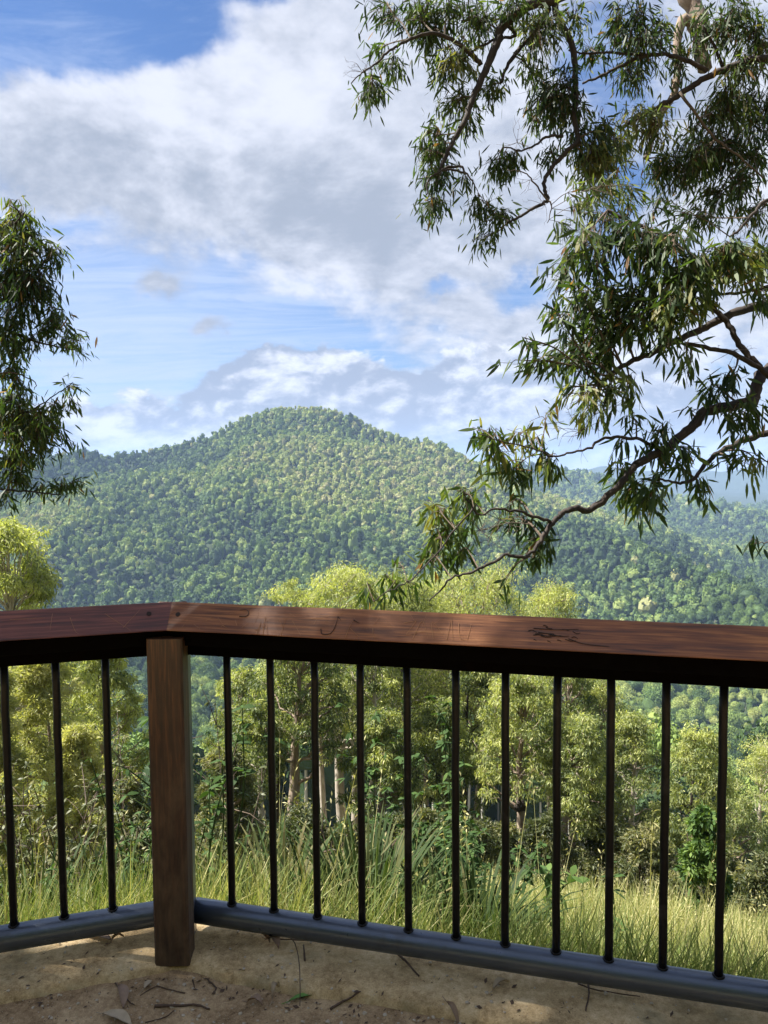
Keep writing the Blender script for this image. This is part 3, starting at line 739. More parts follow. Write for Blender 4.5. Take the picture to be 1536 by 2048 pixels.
gum(700, 25, 1135, 135, 'tall twin-trunked gum rising pale green above the handrail just right of centre', G, seed=1, nt=85, low=.42, tint=.72, trunks=2, bark='bark_pale', r_tr=.19)
gum(598, 21, 1235, 95, 'gum with dark reddish trunk and sparse grey-green crown, second from the post', G, seed=2, nt=55, low=.45, tint=.40, r_tr=.2)
gum(815, 27, 1148, 115, 'gum behind the overhanging branch tip, top just above the handrail', G, seed=3, nt=70, low=.3, tint=.58, bark='bark_dark')
gum(952, 28, 1138, 150, 'broad bright yellow-green gum above the handrail under the overhanging branch', G, seed=4, nt=90, low=.4, tint=.78)
bt = gum(1045, 20.5, 1345, 88, 'gum with a dark burl on its bare brown trunk below a leafy crown', G, seed=5, nt=56, low=.42, tint=.62, r_tr=.16)
mb = MB(); P_ = LAST[0]; zb = at(1045, 1612, 20.5)[2]-bt.location.z; cb = np.array([np.interp(zb, P_[:, 2], P_[:, 0]), np.interp(zb, P_[:, 2], P_[:, 1])-.10, zb])
for q in range(3):
    mb.tube(cb+np.array([[-.10+.08*q, 0, -.16+.05*q], [-.08+.07*q, -.07, -.06], [-.06+.05*q, -.08, .05], [-.04, 0, .15]]), [.05, .13-.02*q, .11, .03], 9, jit=.4, rg=rs(3))
mb.obj('burl', M['bark_dark'], bt, True)
gum(1098, 30, 1168, 98, 'rightmost bright gum top showing above the handrail', G, seed=6, nt=65, low=.35, tint=.74)
gum(1190, 27, 1345, 85, 'dense gum whose crown meets the underside of the right handrail', G, seed=8, nt=70, low=.2, tint=.60)
gum(1262, 25, 1425, 68, 'grey-green gum with tangled bare twigs on the right edge of the grove', G, seed=9, nt=60, low=.12, tint=.52, bark='bark_pale')
gum(1378, 22, 1452, 66, 'slender straight gum sapling with tiered branches standing right of the grove', G, seed=10, nt=44, low=.28, tint=.64, r_tr=.075, bark='bark_dark', lean=.15)
gum(1535, 34, 1488, 62, 'small pale yellow gum at the far right edge above the dark valley', G, seed=11, nt=30, low=.55, tint=.80, bark='bark_pale')
gum(1478, 27, 1600, 58, 'low rounded gum between the last two balusters on the right', G, seed=12, nt=40, low=.2, tint=.5)
gum(487, 23, 1330, 60, 'thin gum with bare pale branches nearest the right side of the corner post', G, seed=13, nt=42, low=.3, tint=.5, bark='bark_pale')
gum(760, 20, 1420, 62, 'darker drooping gum hanging low in the middle of the grove', G, seed=14, nt=44, low=.35, tint=.40, r_tr=.14, bark='bark_grey')
gum(880, 22, 1400, 72, 'shaded gum standing behind the leafy weed, middle of the grove', G, seed=15, nt=50, low=.32, tint=.42, r_tr=.13, bark='bark_dark')
gum(40, 17, 1035, 112, 'sunlit yellow gum at the left edge under the dark left branches', G, seed=16, nt=80, low=.35, tint=.82, bark='bark_pale')
gum(215, 20, 1275, 72, 'gum with clumped yellow leaves crowded against the left side of the corner post', G, seed=17, nt=60, low=.42, tint=.72, tr=.7)
gum(95, 14, 1300, 85, 'feathery sunlit wattle between the first two left balusters', 'wattles at the left', mat='acacia', seed=18, nt=70, low=.12, tint=.55, L=.12, W=.02, dens=150, r_tr=.08, name='wattle_tree', droop=.2)
gum(160, 11, 1450, 60, 'low pale feathery wattle between the second and third left balusters', 'wattles at the left', mat='acacia', seed=19, nt=60, low=.1, tint=.62, L=.09, W=.016, dens=150, r_tr=.05, name='wattle_tree', droop=.1)
gum(-10, 11, 1330, 70, 'feathery wattle cut by the left edge of the picture', 'wattles at the left', mat='acacia', seed=20, nt=60, low=.1, tint=.45, L=.09, W=.016, dens=150, r_tr=.05, name='wattle_tree', droop=.1)
gum(455, 14, 1500, 62, 'brownish feathery wattle just right of the corner post', 'wattles by the corner post', mat='darkbush', seed=21, nt=60, low=.08, tint=.62, L=.10, W=.02, dens=150, r_tr=.05, name='wattle_tree', droop=.3)
gum(265, 12, 1560, 40, 'olive bush in the gap left of the corner post', 'wattles at the left', mat='darkbush', seed=22, nt=40, low=.05, tint=.6, L=.09, W=.022, dens=140, r_tr=.04, name='bush', cat='bush', droop=.3)
TR = [(890, 30, 1158, 95, 'bark_grey', 'pale-leaved gum top between the two brightest tops above the handrail'), (590, 31, 1150, 70, 'bark_pale', 'leftmost airy gum top rising over the handrail'), (560, 24, 1320, 50, 'bark_dark', 'slim dark gum left of the reddish trunk'), (655, 26, 1260, 55, 'bark_pale', 'slim pale gum between the reddish trunk and the twin trunks'), (738, 22, 1250, 45, 'bark_pale', 'slim pale gum hard against the right twin trunk'),
 (790, 29, 1260, 55, 'bark_dark', 'thin dark gum right of the fourth baluster'), (848, 30, 1270, 55, 'bark_grey', 'thin grey gum behind the sixth baluster'), (925, 25, 1290, 50, 'bark_dark', 'leaning dark gum left of the seventh baluster'), (1012, 25, 1270, 45, 'bark_grey', 'forked gum beside the trunk with the burl'),
 (1128, 26, 1300, 50, 'bark_grey', 'slim gum in the shade right of the eighth baluster'), (1180, 23, 1420, 45, 'bark_pale', 'pale bent gum with a bare white limb near the ninth baluster'), (520, 20, 1400, 45, 'bark_pale', 'pale gum with zigzag bare limb by the second right baluster')]
for i, (px, Y, top, hw, bk, lb) in enumerate(TR):
    gum(px, Y, top, hw, lb, 'slim gums in the grove', seed=400+i, nt=22 if i > 1 else 60, low=.62 if i > 1 else .4, tint=.45 if i > 1 else .72, r_tr=.13, bark=bk, lean=.3*((i*37) % 5-2)/2)
SHR = [(520, 17, 1600, 60, .35, 'dark bush filling the foot of the grove beside the first right baluster'), (610, 18, 1560, 70, .25, 'dark bush at the foot of the reddish trunk'), (690, 19, 1590, 60, .35, 'bush left of the twin pale trunks'),
       (780, 18, 1570, 60, .3, 'dark bush right of the twin pale trunks'), (860, 17, 1560, 65, .45, 'bush behind the tall leafy weed'), (950, 18, 1580, 60, .4, 'bush left of the trunk with the burl'),
       (1010, 19, 1590, 50, .45, 'low bush touching the trunk with the burl'), (1090, 18, 1570, 55, .4, 'bush between the burl trunk and the short gum'), (1215, 19, 1560, 60, .55, 'twiggy bush right of the short gum'), (1290, 18, 1600, 65, .6, 'sunlit bush left of the slender sapling'),
       (1440, 20, 1640, 60, .55, 'bush right of the slender sapling'), (1530, 18, 1660, 60, .5, 'bush at the far right edge above the grass'), (1350, 16, 1690, 45, .6, 'low bush at the foot of the slender sapling'), (420, 12, 1640, 40, .5, 'low bush hugging the right side of the corner post')]
for i, (px, Y, top, hw, tn, lb) in enumerate(SHR):
    gum(px, Y, top+66, hw, lb, 'understorey bushes', mat='darkbush', seed=60+i, nt=34, low=.04, tint=tn, L=.12, W=.035, dens=110, r_tr=.03, name='bush', cat='bush', bark='twig', droop=.2)
gum(1405, 12.5, 1618, 36, 'bright green leafy sapling in front of the slender gum', None, mat='broad', seed=80, nt=30, low=.15, tint=.7, L=.12, W=.05, dens=90, r_tr=.025, name='sapling', bark='twig', droop=.4)

# ------------------------------------------------------------------ overhanging gums with traced limbs
BARE = [(725, 145, .20, 7.2, 12), (1035, 285, .22, 7.1, 9), (1060, 360, .2, 7.1, 6), (1090, 410, .22, 7.1, 8), (1215, 440, .3, 6.6, 12), (1180, 470, .3, 6.0, 12), (1000, 1040, .25, 4.8, 14), (960, 1060, .25, 4.7, 12), (1165, 860, .25, 5.0, 12), (1210, 820, .25, 5.0, 10), (1400, 600, .25, 5.2, 10), (1470, 700, .2, 5.3, 6), (1310, 540, .25, 5.5, 10)]
def near_tree(name, label, trunk, limbs, clumps, bark, mat, seed, extra=None):
    rg = rs(seed); root = empty(name, tuple(trunk[0])); tag(root, label, 'tree'); org = np.array(trunk[0])
    tb = MB(); tr_ = catmull(np.array(trunk, float), 6); tb.tube(tr_-org, np.linspace(.26, .12, len(tr_)), 14, jit=.1, rg=rg)
    tb.obj('trunk', M[bark[0]], root, True)
    allp = []
    for li, (Y0, Y1, d0, d1, pts, bk) in enumerate(limbs):
        n = len(pts); P = np.array([at(px, py, Y0+(Y1-Y0)*i/(n-1)) for i, (px, py) in enumerate(pts)])
        P = catmull(P, 5); m = len(P); P[1:-1] += rg.normal(size=(m-2, 3))*.004
        R = np.linspace(d0, d1, m)*.88/2/FPX*np.linalg.norm(P-np.array([0, 0, CAM_H]), axis=1)
        b = MB(); b.tube(P-org, R, 9, jit=.22, rg=rg); b.obj('limb', M[bk], root, True)
        allp.append((P, R))
    AP = np.concatenate([p for p, _ in allp]); AR = np.concatenate([r for _, r in allp])
    tw = MB(); lf = MB(); CT = rs(3).normal(size=7)
    for (cx, cy, rx, ry, dn, Yc, Ll) in clumps:
        c = at(cx, cy, Yc); sx = rx/FPX*Yc; sz = ry/FPX*Yc; rad = np.array([sx, (sx+sz)/2*.9, sz])
        j = int(np.argmin(np.linalg.norm((AP-c)*np.array([1, .6, 1]), axis=1)+np.where(AP[:, 2] < c[2]-.1, .08, 0))); a = AP[j]
        r0 = min(AR[j]*.6, .009)
        hub = c+np.array([0, 0, sz*.35])
        S = catmull(np.array([a, (a+hub)/2+rg.normal(size=3)*.05*np.linalg.norm(hub-a)+np.array([0, 0, .06*np.linalg.norm(hub-a)]), hub]), 4)
        tw.tube(S-org, np.linspace(r0, .003, len(S)), 5)
        area = math.pi*rx*ry; lp = Ll*FPX/Yc; nl = int(dn*3.6*area/(lp*lp*.17)); nt_ = max(6, nl//5)
        for k in range(nt_):
            e = rand_unit(rg, 1)[0]*rad*(.25+.85*rg.rand()**.6); e = c+e
            s0 = S[rg.randint(len(S)//2, len(S))]
            mid = (s0+e)/2+np.array([0, 0, .25*sz])*rg.rand()+rg.normal(size=3)*.15*sx
            B = catmull(np.array([s0, mid, e]), 4); tw.tube(B-org, np.linspace(.0028, .0012, len(B)), 3, caps=False)
            n = max(2, int(nl/nt_+rg.rand())); ti = rg.rand(n)**.75*(len(B)-1); ii = np.clip(ti.astype(int), 0, len(B)-2); f = (ti-ii)[:, None]
            P = B[ii]*(1-f)+B[ii+1]*f+rg.normal(size=(n, 3))*.0050*Yc*(rg.rand(n, 1)*2); dv = unit(B[ii+1]-B[ii])
            d = unit(dv*.55+rg.normal(size=(n, 3))*.42+np.array([0, 0, -.75])); s = unit(np.cross(d, rand_unit(rg, n)))
            tn = np.clip(.42+CT[int(cx*.013+cy*.017) % 7]*.22+rg.normal()*.14+rg.normal(size=n)*.16, 0, .9); tn = np.where(rg.rand(n) < .02, 1., tn)
            LL = Ll*(.6+.6*rg.rand(n)); leaves(lf, P-org, d, s, LL, LL*(.15+.06*rg.rand(n)), tn, LEAF_HI, .22*(rg.rand()-.15))
    for (bx, by, bl, Yc, nb_) in BARE if name == 'overhanging_gum' else []:
        c = at(bx, by, Yc)
        for k in range(nb_):
            dd = unit(np.array([rg.normal()*.8, rg.normal()*.4, rg.normal()*.7+.3])); e = c+dd*bl*(.5+.5*rg.rand()); m_ = (c+e)/2+rg.normal(size=3)*bl*.12
            B = catmull(np.array([c, m_, e]), 4); tw.tube(B-org, np.linspace(.0022, .0007, len(B)), 3, caps=False)
            for q in range(2):
                f = B[rg.randint(3, len(B))]; g2 = f+unit(dd+rg.normal(size=3)*.7)*bl*.35*rg.rand(); tw.tube(np.array([f, (f+g2)/2+rg.normal(size=3)*.008, g2])-org, [.0012, .001, .0006], 3, caps=False)
    if extra: extra(tw, lf, org, rg)
    tw.obj('twigs', M['twig'], root); lf.obj('foliage', M[mat], root)
    return root
Z4 = lambda *P: [(680+.557*a, .557*b) for a, b in P]
Z5 = lambda *P: [(680+.557*a, 540+.557*b) for a, b in P]
LR = [
 (5.6, 5.0, 26, 18, [(1760, 900), (1660, 800), (1580, 740)]+Z5((1536, 360), (1500, 400), (1480, 470), (1400, 490), (1310, 510), (1270, 560), (1200, 620), (1140, 660), (1060, 700)), 'bark_dark'),
 (5.0, 4.6, 16, 3, Z5((1060, 700), (1000, 775), (900, 860), (850, 855), (800, 870), (770, 900), (735, 950), (700, 1000), (660, 1030), (600, 1025), (540, 1055), (470, 1085), (400, 1105), (360, 1150), (320, 1190)), 'bark_dark'),
 (4.85, 4.6, 8, 2, Z5((755, 905), (700, 885), (640, 865), (560, 860), (500, 880), (460, 830), (440, 790)), 'bark_dark'),
 (4.7, 4.6, 4, 2, Z5((480, 850), (400, 950), (340, 1030), (260, 1110), (180, 1150), (120, 1190)), 'bark_dark'),
 (5.1, 4.8, 8, 2, Z5((1150, 645), (1080, 610), (1000, 600), (940, 610), (890, 640), (830, 655), (760, 670), (700, 640), (600, 620), (500, 590)), 'bark_dark'),
 (5.6, 5.1, 20, 9, [(1740, 590), (1640, 590)]+Z5((1536, 120), (1430, 150), (1340, 190), (1270, 225), (1190, 260), (1130, 295), (1040, 330), (980, 370), (930, 410)), 'bark_dark'),
 (5.2, 5.3, 8, 12, Z5((1240, 265), (1350, 285), (1430, 310), (1510, 355), (1560, 400)), 'bark_dark'),
 (5.3, 5.6, 13, 7, Z5((1510, 350), (1460, 300), (1420, 240), (1390, 190), (1340, 130), (1300, 50), (1270, 0), (1240, -45), (1190, -110), (1120, -140), (1050, -170), (960, -215)), 'bark_dark'),
 (5.5, 5.3, 8, 5, Z5((1640, 30), (1536, 60), (1470, 75), (1400, 85), (1340, 90)), 'bark_dark'),
 (5.7, 5.0, 16, 4, [(1700, 850), (1610, 850)]+Z5((1520, 590), (1440, 615), (1370, 650), (1320, 690), (1280, 740), (1240, 765), (1180, 760), (1130, 740)), 'bark_dark'),
 (5.6, 5.4, 4, 1.5, Z5((1700, 1000), (1600, 960), (1540, 975), (1480, 985)), 'twig'),
 (7.6, 7.2, 22, 8, [(1260, -90), (1180, -40)]+Z4((760, 0), (690, 15), (620, 60), (580, 100), (560, 160), (530, 240), (500, 300), (470, 370), (450, 430), (410, 500), (380, 560), (360, 610)), 'bark_dark'),
 (7.2, 7.1, 6, 3, Z4((360, 610), (430, 595), (450, 620), (480, 660)), 'bark_dark'),
 (7.2, 7.1, 5, 3, Z4((450, 620), (380, 610), (320, 645), (310, 700)), 'bark_dark'),
 (7.4, 7.0, 10, 2, Z4((505, 235), (470, 190), (410, 150), (350, 120), (280, 130), (220, 155), (170, 190), (120, 235), (80, 260), (40, 300)), 'bark_dark'),
 (7.6, 7.4, 12, 5, Z4((750, 30), (700, 120), (640, 180), (600, 240), (575, 300)), 'bark_dark'),
 (7.5, 7.4, 7, 3, Z4((600, 90), (630, 130), (560, 140), (480, 180), (430, 230)), 'bark_dark'),
 (7.6, 7.1, 14, 5, [(1200, -60)]+Z4((780, 0), (790, 80), (830, 150), (845, 260), (845, 360), (840, 420), (855, 500), (820, 540), (770, 590), (735, 650), (735, 690), (745, 720), (690, 750), (640, 780), (600, 800)), 'bark_dark'),
 (7.3, 7.1, 6, 2, Z4((800, 490), (750, 490), (700, 520), (650, 540), (590, 530), (560, 570)), 'bark_dark'),
 (7.1, 7.0, 4, 1.5, Z4((745, 720), (700, 660), (660, 620), (600, 610)), 'twig'),
 (7.1, 7.0, 4, 1.2, Z4((745, 715), (760, 740), (745, 800)), 'twig'),
 (7.2, 7.6, 16, 8, [(1740, 150), (1640, 120)]+Z4((1536, 210), (1460, 220), (1380, 250), (1310, 280), (1250, 320), (1180, 365), (1090, 410), (1010, 460)), 'bark_dark'),
 (7.4, 7.6, 9, 4, Z4((1320, 255), (1240, 215), (1150, 195), (1080, 205), (1000, 240), (930, 275), (870, 300)), 'bark_dark'),
 (7.5, 7.5, 5, 3, Z4((1080, 200), (1000, 190), (880, 190), (820, 180)), 'bark_dark'),
 (8.0, 7.8, 30, 26, [(1340, -120)]+Z4((1235, -30), (1290, 60), (1295, 150), (1310, 250)), 'bark_grey'),
 (7.9, 7.7, 18, 10, Z4((1285, 120), (1235, 70), (1215, 120), (1210, 200), (1205, 320), (1160, 400), (1120, 500), (1100, 570)), 'bark_grey'),
 (7.5, 7.4, 7, 3, Z4((1380, 250), (1340, 160), (1300, 90)), 'bark_dark'),
 (7.0, 6.8, 8, 4, [(1640, 380)]+Z4((1536, 720), (1490, 760), (1440, 820), (1400, 850)), 'bark_dark'),
 (7.2, 7.2, 6, 3, Z4((1220, 330), (1330, 480), (1430, 560), (1520, 640)), 'twig')]
U_ = [(758,28,45,28),(842,40,60,50),(864,85,40,45),(747,195,38,42),(786,139,38,25),(752,111,20,20),(903,17,60,28),(950,55,60,50),(915,130,50,40),(886,145,40,25),(980,185,38,35),(914,217,50,40),(936,256,30,20),(853,278,28,35),(858,318,30,40),(885,300,35,30),(869,362,45,40),(864,423,42,32),(930,368,25,18),(992,345,42,32),(1025,329,30,25),(958,423,35,30),(992,440,45,30),(969,485,32,22),
 (1080,84,45,90),(1070,167,40,50),(1120,184,50,60),(1114,240,40,30),(1153,234,40,50),(1103,317,35,35),(1165,279,50,40),(1165,318,40,40),(1215,279,55,55),(1237,312,50,50),(1198,334,50,50),(1020,20,50,30),(1050,60,40,40),(1153,33,40,40),(1237,33,32,40),(1281,33,45,45),(1321,67,45,40),(1181,111,40,40),(1259,167,45,45),(1293,251,60,50),(1376,290,40,26),(1404,72,45,60),(1460,56,60,70),(1504,84,50,80),(1488,167,60,60),(1449,223,70,50),(1493,251,60,60),(1421,251,50,50),(1460,306,70,60),(1504,334,60,60),(1432,334,60,60),(1471,390,60,60),(1421,418,60,50),(1387,446,50,40),(1504,446,50,50),(1365,362,50,50),(1326,362,50,50)]
U2 = [(1259,390,60,50),(1198,390,40,40),(1181,429,40,40),(1142,462,30,30),(1237,450,45,40),(1310,430,40,40)]
L_ = [(1165,501,50,40),(1126,524,30,25),(1237,490,60,50),(1293,501,60,50),(1348,501,60,50),(1404,529,60,50),(1460,501,60,40),(1515,518,40,40),(1126,573,50,40),(1165,607,60,60),(1114,635,35,40),(1209,585,60,50),(1265,596,60,60),(1320,585,50,50),(1181,668,60,50),(1142,696,50,45),(1209,707,50,50),(1237,651,60,50),(1281,651,50,40),(1098,724,25,30),(1047,685,25,28),(1031,729,38,26),(1165,740,40,35),(1215,763,50,30),
 (1348,618,40,40),(1398,607,35,25),(953,874,25,35),(981,885,40,35),(992,924,42,42),(1025,952,40,36),(1092,924,42,42),(925,1002,42,38),(880,1030,42,38),(903,1069,45,38),(869,1091,38,42),(864,1125,38,35),(920,1114,36,34),(1081,1097,42,48),(1064,1130,32,28),(780,1170,38,26),(741,1192,34,26),(1326,869,42,36),(1304,902,36,28),(1370,907,42,32),(1354,930,36,26),(1242,952,38,36),(1259,991,42,42),(1298,1013,42,32),(1309,974,36,30),(1398,980,46,24),(1432,780,46,30),(1460,763,36,26),(1482,852,46,34),(1504,818,36,36),(1476,919,46,24),(1515,930,32,26)]
L2 = [(1259,791,38,48),(1215,807,55,42),(1170,802,55,42),(1126,785,30,24),(1092,835,35,28),(1265,841,35,32),(1181,841,48,36),(1337,707,30,38),(1376,713,38,34),(1376,763,22,28),(1036,880,36,26),(1070,885,36,26),(1025,1008,30,30),(947,1041,32,32),(797,1130,14,18),(825,1175,28,22),(1008,1170,22,18),(1242,896,28,32),(1376,818,38,16),(1432,818,38,20),(1515,1086,28,9),(1040,1050,60,40)]
rg = rs(77); CL = []
RU = rs(5)
for q in range(18): U_.append((1090+RU.rand()*450, 20+RU.rand()*400, 45+20*RU.rand(), 40+20*RU.rand()))
U_ = [q for q in U_ if not (1195 < q[0] < 1255 and 80 < q[1] < 240)]
for q in range(16): L_.append((1150+RU.rand()*390, 500+RU.rand()*120, 45, 38))
for q in U_: CL.append((*q, .52 if q[0] > 1040 else .9, 7.3+.5*rg.rand(), .105))
for q in U2: CL.append((*q, .5, 6.6+.4*rg.rand(), .115))
for q in L_: CL.append((*q, .85, 5.0+.4*rg.rand(), .118))
for q in L2: CL.append((*q, .5, 4.9+.4*rg.rand(), .118))
def shade_canopy(tw, lf, org, rg):
    """unseen leaf clusters added above the platform to shade the railing and the floor"""
    n = 0
    for k in range(300):
        zc = 6.0+2.6*rg.rand(); sh = (zc)/TO_SUN.z
        g = np.array([-2.6+5.6*rg.rand(), .2+1.72*rg.rand()])           # the shaded ground
        if k % 2: g[0] = -2.6+2.2*rg.rand()
        if rg.rand() < .04: continue
        if ((-.55 < g[0] < -.1 and sdist(g[0], g[1]) > -.13) or (.05 < g[0] < .8 and sdist(g[0], g[1]) > -.2)) and rg.rand() < .75: continue  # gaps left in the added shade so sun reaches kerb and handrail
        c = np.array([g[0]+TO_SUN.x*sh, g[1]+TO_SUN.y*sh, zc])
        m = 95; P = c+rg.normal(size=(m, 3))*np.array([.30, .16, .25])
        d = unit(rg.normal(size=(m, 3))*.5+np.array([0, 0, -.6])); s = unit(np.cross(d, rand_unit(rg, m)))
        leaves(lf, P-org, d, s, .16*(.7+.6*rg.rand(m)), .04, np.clip(.45+rg.normal(size=m)*.15, 0, .9), LEAF_LO)
        if k % 3 == 0:
            a = np.array([2.6, 5.0, 7.0]); tw.tube(catmull(np.array([a, (a+c)/2+np.array([0, 0, .5]), c]), 4)-org, .012, 4)
near_tree('overhanging_gum', 'large dark gum with hanging leaves whose limbs reach in from the right over the railing', [(4.2, 6.4, -5.2), (4.1, 6.3, -1.0), (3.9, 6.2, 2.0), (3.7, 6.4, 4.5), (3.3, 6.9, 7.5)], LR, CL, ('bark_grey',), 'gum', 31, shade_canopy)

LL_ = [(7.2, 7.0, 9, 2, [(-140, 640), (-60, 648), (0, 655), (50, 676), (100, 690), (150, 700)], 'bark_dark'),
 (7.2, 7.0, 8, 2, [(-140, 1010), (-60, 975), (0, 979), (60, 983), (120, 990)], 'bark_dark'),
 (7.2, 7.0, 6, 1.5, [(-140, 860), (-60, 845), (0, 838), (60, 822), (110, 790), (145, 765)], 'bark_dark'),
 (7.2, 7.0, 7, 2, [(-130, 590), (-60, 565), (0, 555), (60, 540), (100, 515)], 'bark_dark'),
 (7.2, 7.0, 7, 2, [(-120, 520), (-60, 480), (10, 460), (40, 430), (20, 410)], 'bark_dark'),
 (7.2, 7.0, 4, 1, [(-60, 760), (20, 745), (70, 765), (68, 780)], 'twig')]
LC = [(20,413,18,12),(53,441,28,22),(20,454,30,25),(94,507,28,20),(112,520,16,20),(41,515,50,35),(25,556,40,35),(82,560,28,28),(94,601,33,20),(41,610,50,35),(110,626,23,23),(94,651,38,20),(25,647,40,30),(132,650,12,16),(158,690,20,18),(130,682,24,12),(62,683,38,13),(30,716,28,22),(22,750,26,28),(38,775,20,22),(20,806,32,28),(140,778,20,12),(143,812,16,13),(112,823,20,18),(41,831,42,28),(90,845,33,23),(41,872,48,32),(103,872,23,23),(140,897,12,16),(82,909,42,22),(25,925,48,32),(156,967,23,12),(123,970,28,13),(90,983,28,11),(41,962,38,18),(15,1000,18,18)]
near_tree('left_gum', 'dark gum whose leafy branches hang in from the left edge against the sky', [(-5.2, 7.6, -6.5), (-5.1, 7.5, -2), (-4.9, 7.4, 2), (-4.7, 7.3, 5)], LL_, [(q[0], q[1], q[2]*1.25, q[3]*1.3, .85, 6.9+.4*rg.rand(), .10) for q in LC+[(20, 500, 40, 40), (15, 590, 40, 40), (15, 690, 30, 25), (10, 830, 30, 40), (20, 890, 40, 30), (60, 480, 30, 25), (60, 580, 35, 30), (60, 860, 40, 30)]], ('bark_grey',), 'gum', 32)
bpy.data.objects['left_gum'].name = 'branching_gum'

# ------------------------------------------------------------------ grass and near plants
def grass():
    rg = rs(11); mb = MB()
    def band(n, s0, s1, x0, x1, h0, h1, w, segt):
        x = x0+(x1-x0)*rg.rand(n); s = s0+(s1-s0)*rg.rand(n)**1.1; y = 2.18+s+ .06*np.abs(x+.6)
        y = np.where(x > -.588, C0[1]-(x-C0[0])*.257+s/.968, C0[1]+(x-C0[0])*.292+s/.96)
        cl = fbm(x*.9, y*.9, 3)
        z = near_h(x, y)-.03
        for (tx, ty, tr_) in ((-.06, 2.9, .30), (.31, 2.7, .26), (-.39, 2.95, .2)):
            z = np.where(np.hypot(x-tx, (y-ty)*.8) < tr_, z-2.0, z)
        P = np.stack([x, y, z], 1)
        lean_ = rg.normal(size=(1, 3))*.12; d = unit(rg.normal(size=(n, 3))*np.array([.36, .36, 0])+lean_+np.array([.06, 0, 1.])); sd = unit(np.cross(d, rand_unit(rg, n)))
        H = (h0+(h1-h0)*rg.rand(n))*(1+.9*cl)
        H = np.minimum(H, np.where(s < .55, .16+.75*s, 9))
        far = np.clip((s-1.6)/4.5, 0, 1); dryness = np.clip(.27+.36*far+.9*fbm(x*.5+9, y*.5, 3)+rg.normal(size=n)*.22-.25*np.clip((x-1.2)/2.5, 0, 1)*(1-far), 0, 1)
        bd = unit(np.concatenate([rg.normal(size=(n, 2)), -np.ones((n, 1))*.6], 1))
        leaves(mb, P, d, sd, H, w*.72*(1+s*.12), dryness, LEAF_BLADE, .35*rg.rand(), None)
        return
    for k in range(24): band(6500, .16, 5.5, -4.5, 5.5, .13, .46, .0032, 0)
    for k in range(22): band(5000, 4, 20, -13, 15, .4, .95, .006, 0)
    for k in range(3): band(2600, .16, 1.2, -2.0, 2.6, .12, .35, .006, 0)
    # seed heads
    n = 1300; x = -4+10*rg.rand(n); s = .6+7*rg.rand(n); y = C0[1]-(x-C0[0])*.257+s/.968; y = np.where(x > -.588, y, C0[1]+(x-C0[0])*.292+s/.96)
    z = near_h(x, y); P = np.stack([x, y, z], 1); d = unit(rg.normal(size=(n, 3))*np.array([.16, .16, 0])+np.array([.05, 0, 1.])); L = .55+.4*rg.rand(n)
    leaves(mb, P, d, unit(np.cross(d, rand_unit(rg, n))), L, .003, .6+.3*rg.rand(n), LEAF_BLADE, .12)
    for q in range(6):
        t = .75+.27*q/5; Q = P+d*(L*t)[:, None]-np.array([0, 0, .12])*(L*t*t)[:, None]
        dd = unit(d+rg.normal(size=(n, 3))*.5); leaves(mb, Q, dd, unit(np.cross(dd, rand_unit(rg, n))), .03, .007, .75+.25*rg.rand(n), LEAF_LO)
    o = mb.obj('grass', M['grass']); tag(o, 'tall green and straw coloured grass covering the slope beyond the railing', 'grass', kind='stuff')
grass()
def spot(px, py, Y):   # a plant stands on the slope under this point
    p = at(px, py, Y); return np.array([p[0], Y, HZ(p[0], Y)])
def strappy(px, Y, n, L, label, seed, tint=.5):
    rg = rs(seed); b = spot(px, 1800, Y); root = empty('strappy_tussock', tuple(b)); tag(root, label, 'plant', 'strap-leaved tussocks beyond the railing')
    mb = MB(); a = rg.rand(n)*6.283; P = np.stack([np.cos(a)*.05, np.sin(a)*.05, -.03+0*a], 1)
    # three-piece arching blades
    el = .85+.65*rg.rand(n); d = np.stack([np.cos(a)*np.cos(el), np.sin(a)*np.cos(el), np.sin(el)], 1); sd = unit(np.cross(d, np.array([0, 0, 1.])))
    T2 = (np.array([0, 0, .25, .25, .5, .5, .75, .75, 1.]), np.array([-.4, .4, -.5, .5, -.48, .48, -.34, .34, 0]), [[0, 2, 3, 1], [2, 4, 5, 3], [4, 6, 7, 5]], [[6, 8, 7]])
    leaves(mb, P, d, sd, L*1.3*(.6+.6*rg.rand(n)), .010+.004*rg.rand(n), np.clip(tint+rg.normal(size=n)*.2, 0, 1), T2, .42)
    o = mb.obj('leaves', M['strap'], root); return root
strappy(735, 2.85, 260, .60, 'big arching strap-leaved tussock left of centre, touching the fourth baluster', 201)
strappy(560, 2.9, 150, .50, 'strap-leaved tussock between the second and third right balusters', 202, .65)
strappy(470, 3.1, 60, .5, 'small green tussock just right of the corner post', 203, .4)
strappy(950, 2.65, 200, .46, 'spreading blue-green tussock at the foot of the leafy weed', 204, .3)
strappy(650, 2.8, 40, .5, 'short tussock against the slab between the third and fourth balusters', 205, .6)
strappy(60, 2.9, 70, .6, 'tussock beyond the first baluster at the far left', 206, .45)
strappy(205, 2.8, 60, .55, 'tussock between the second and third left balusters', 207, .4)
strappy(870, 2.75, 50, .42, 'low tussock against the slab left of the spreading one', 208, .55)
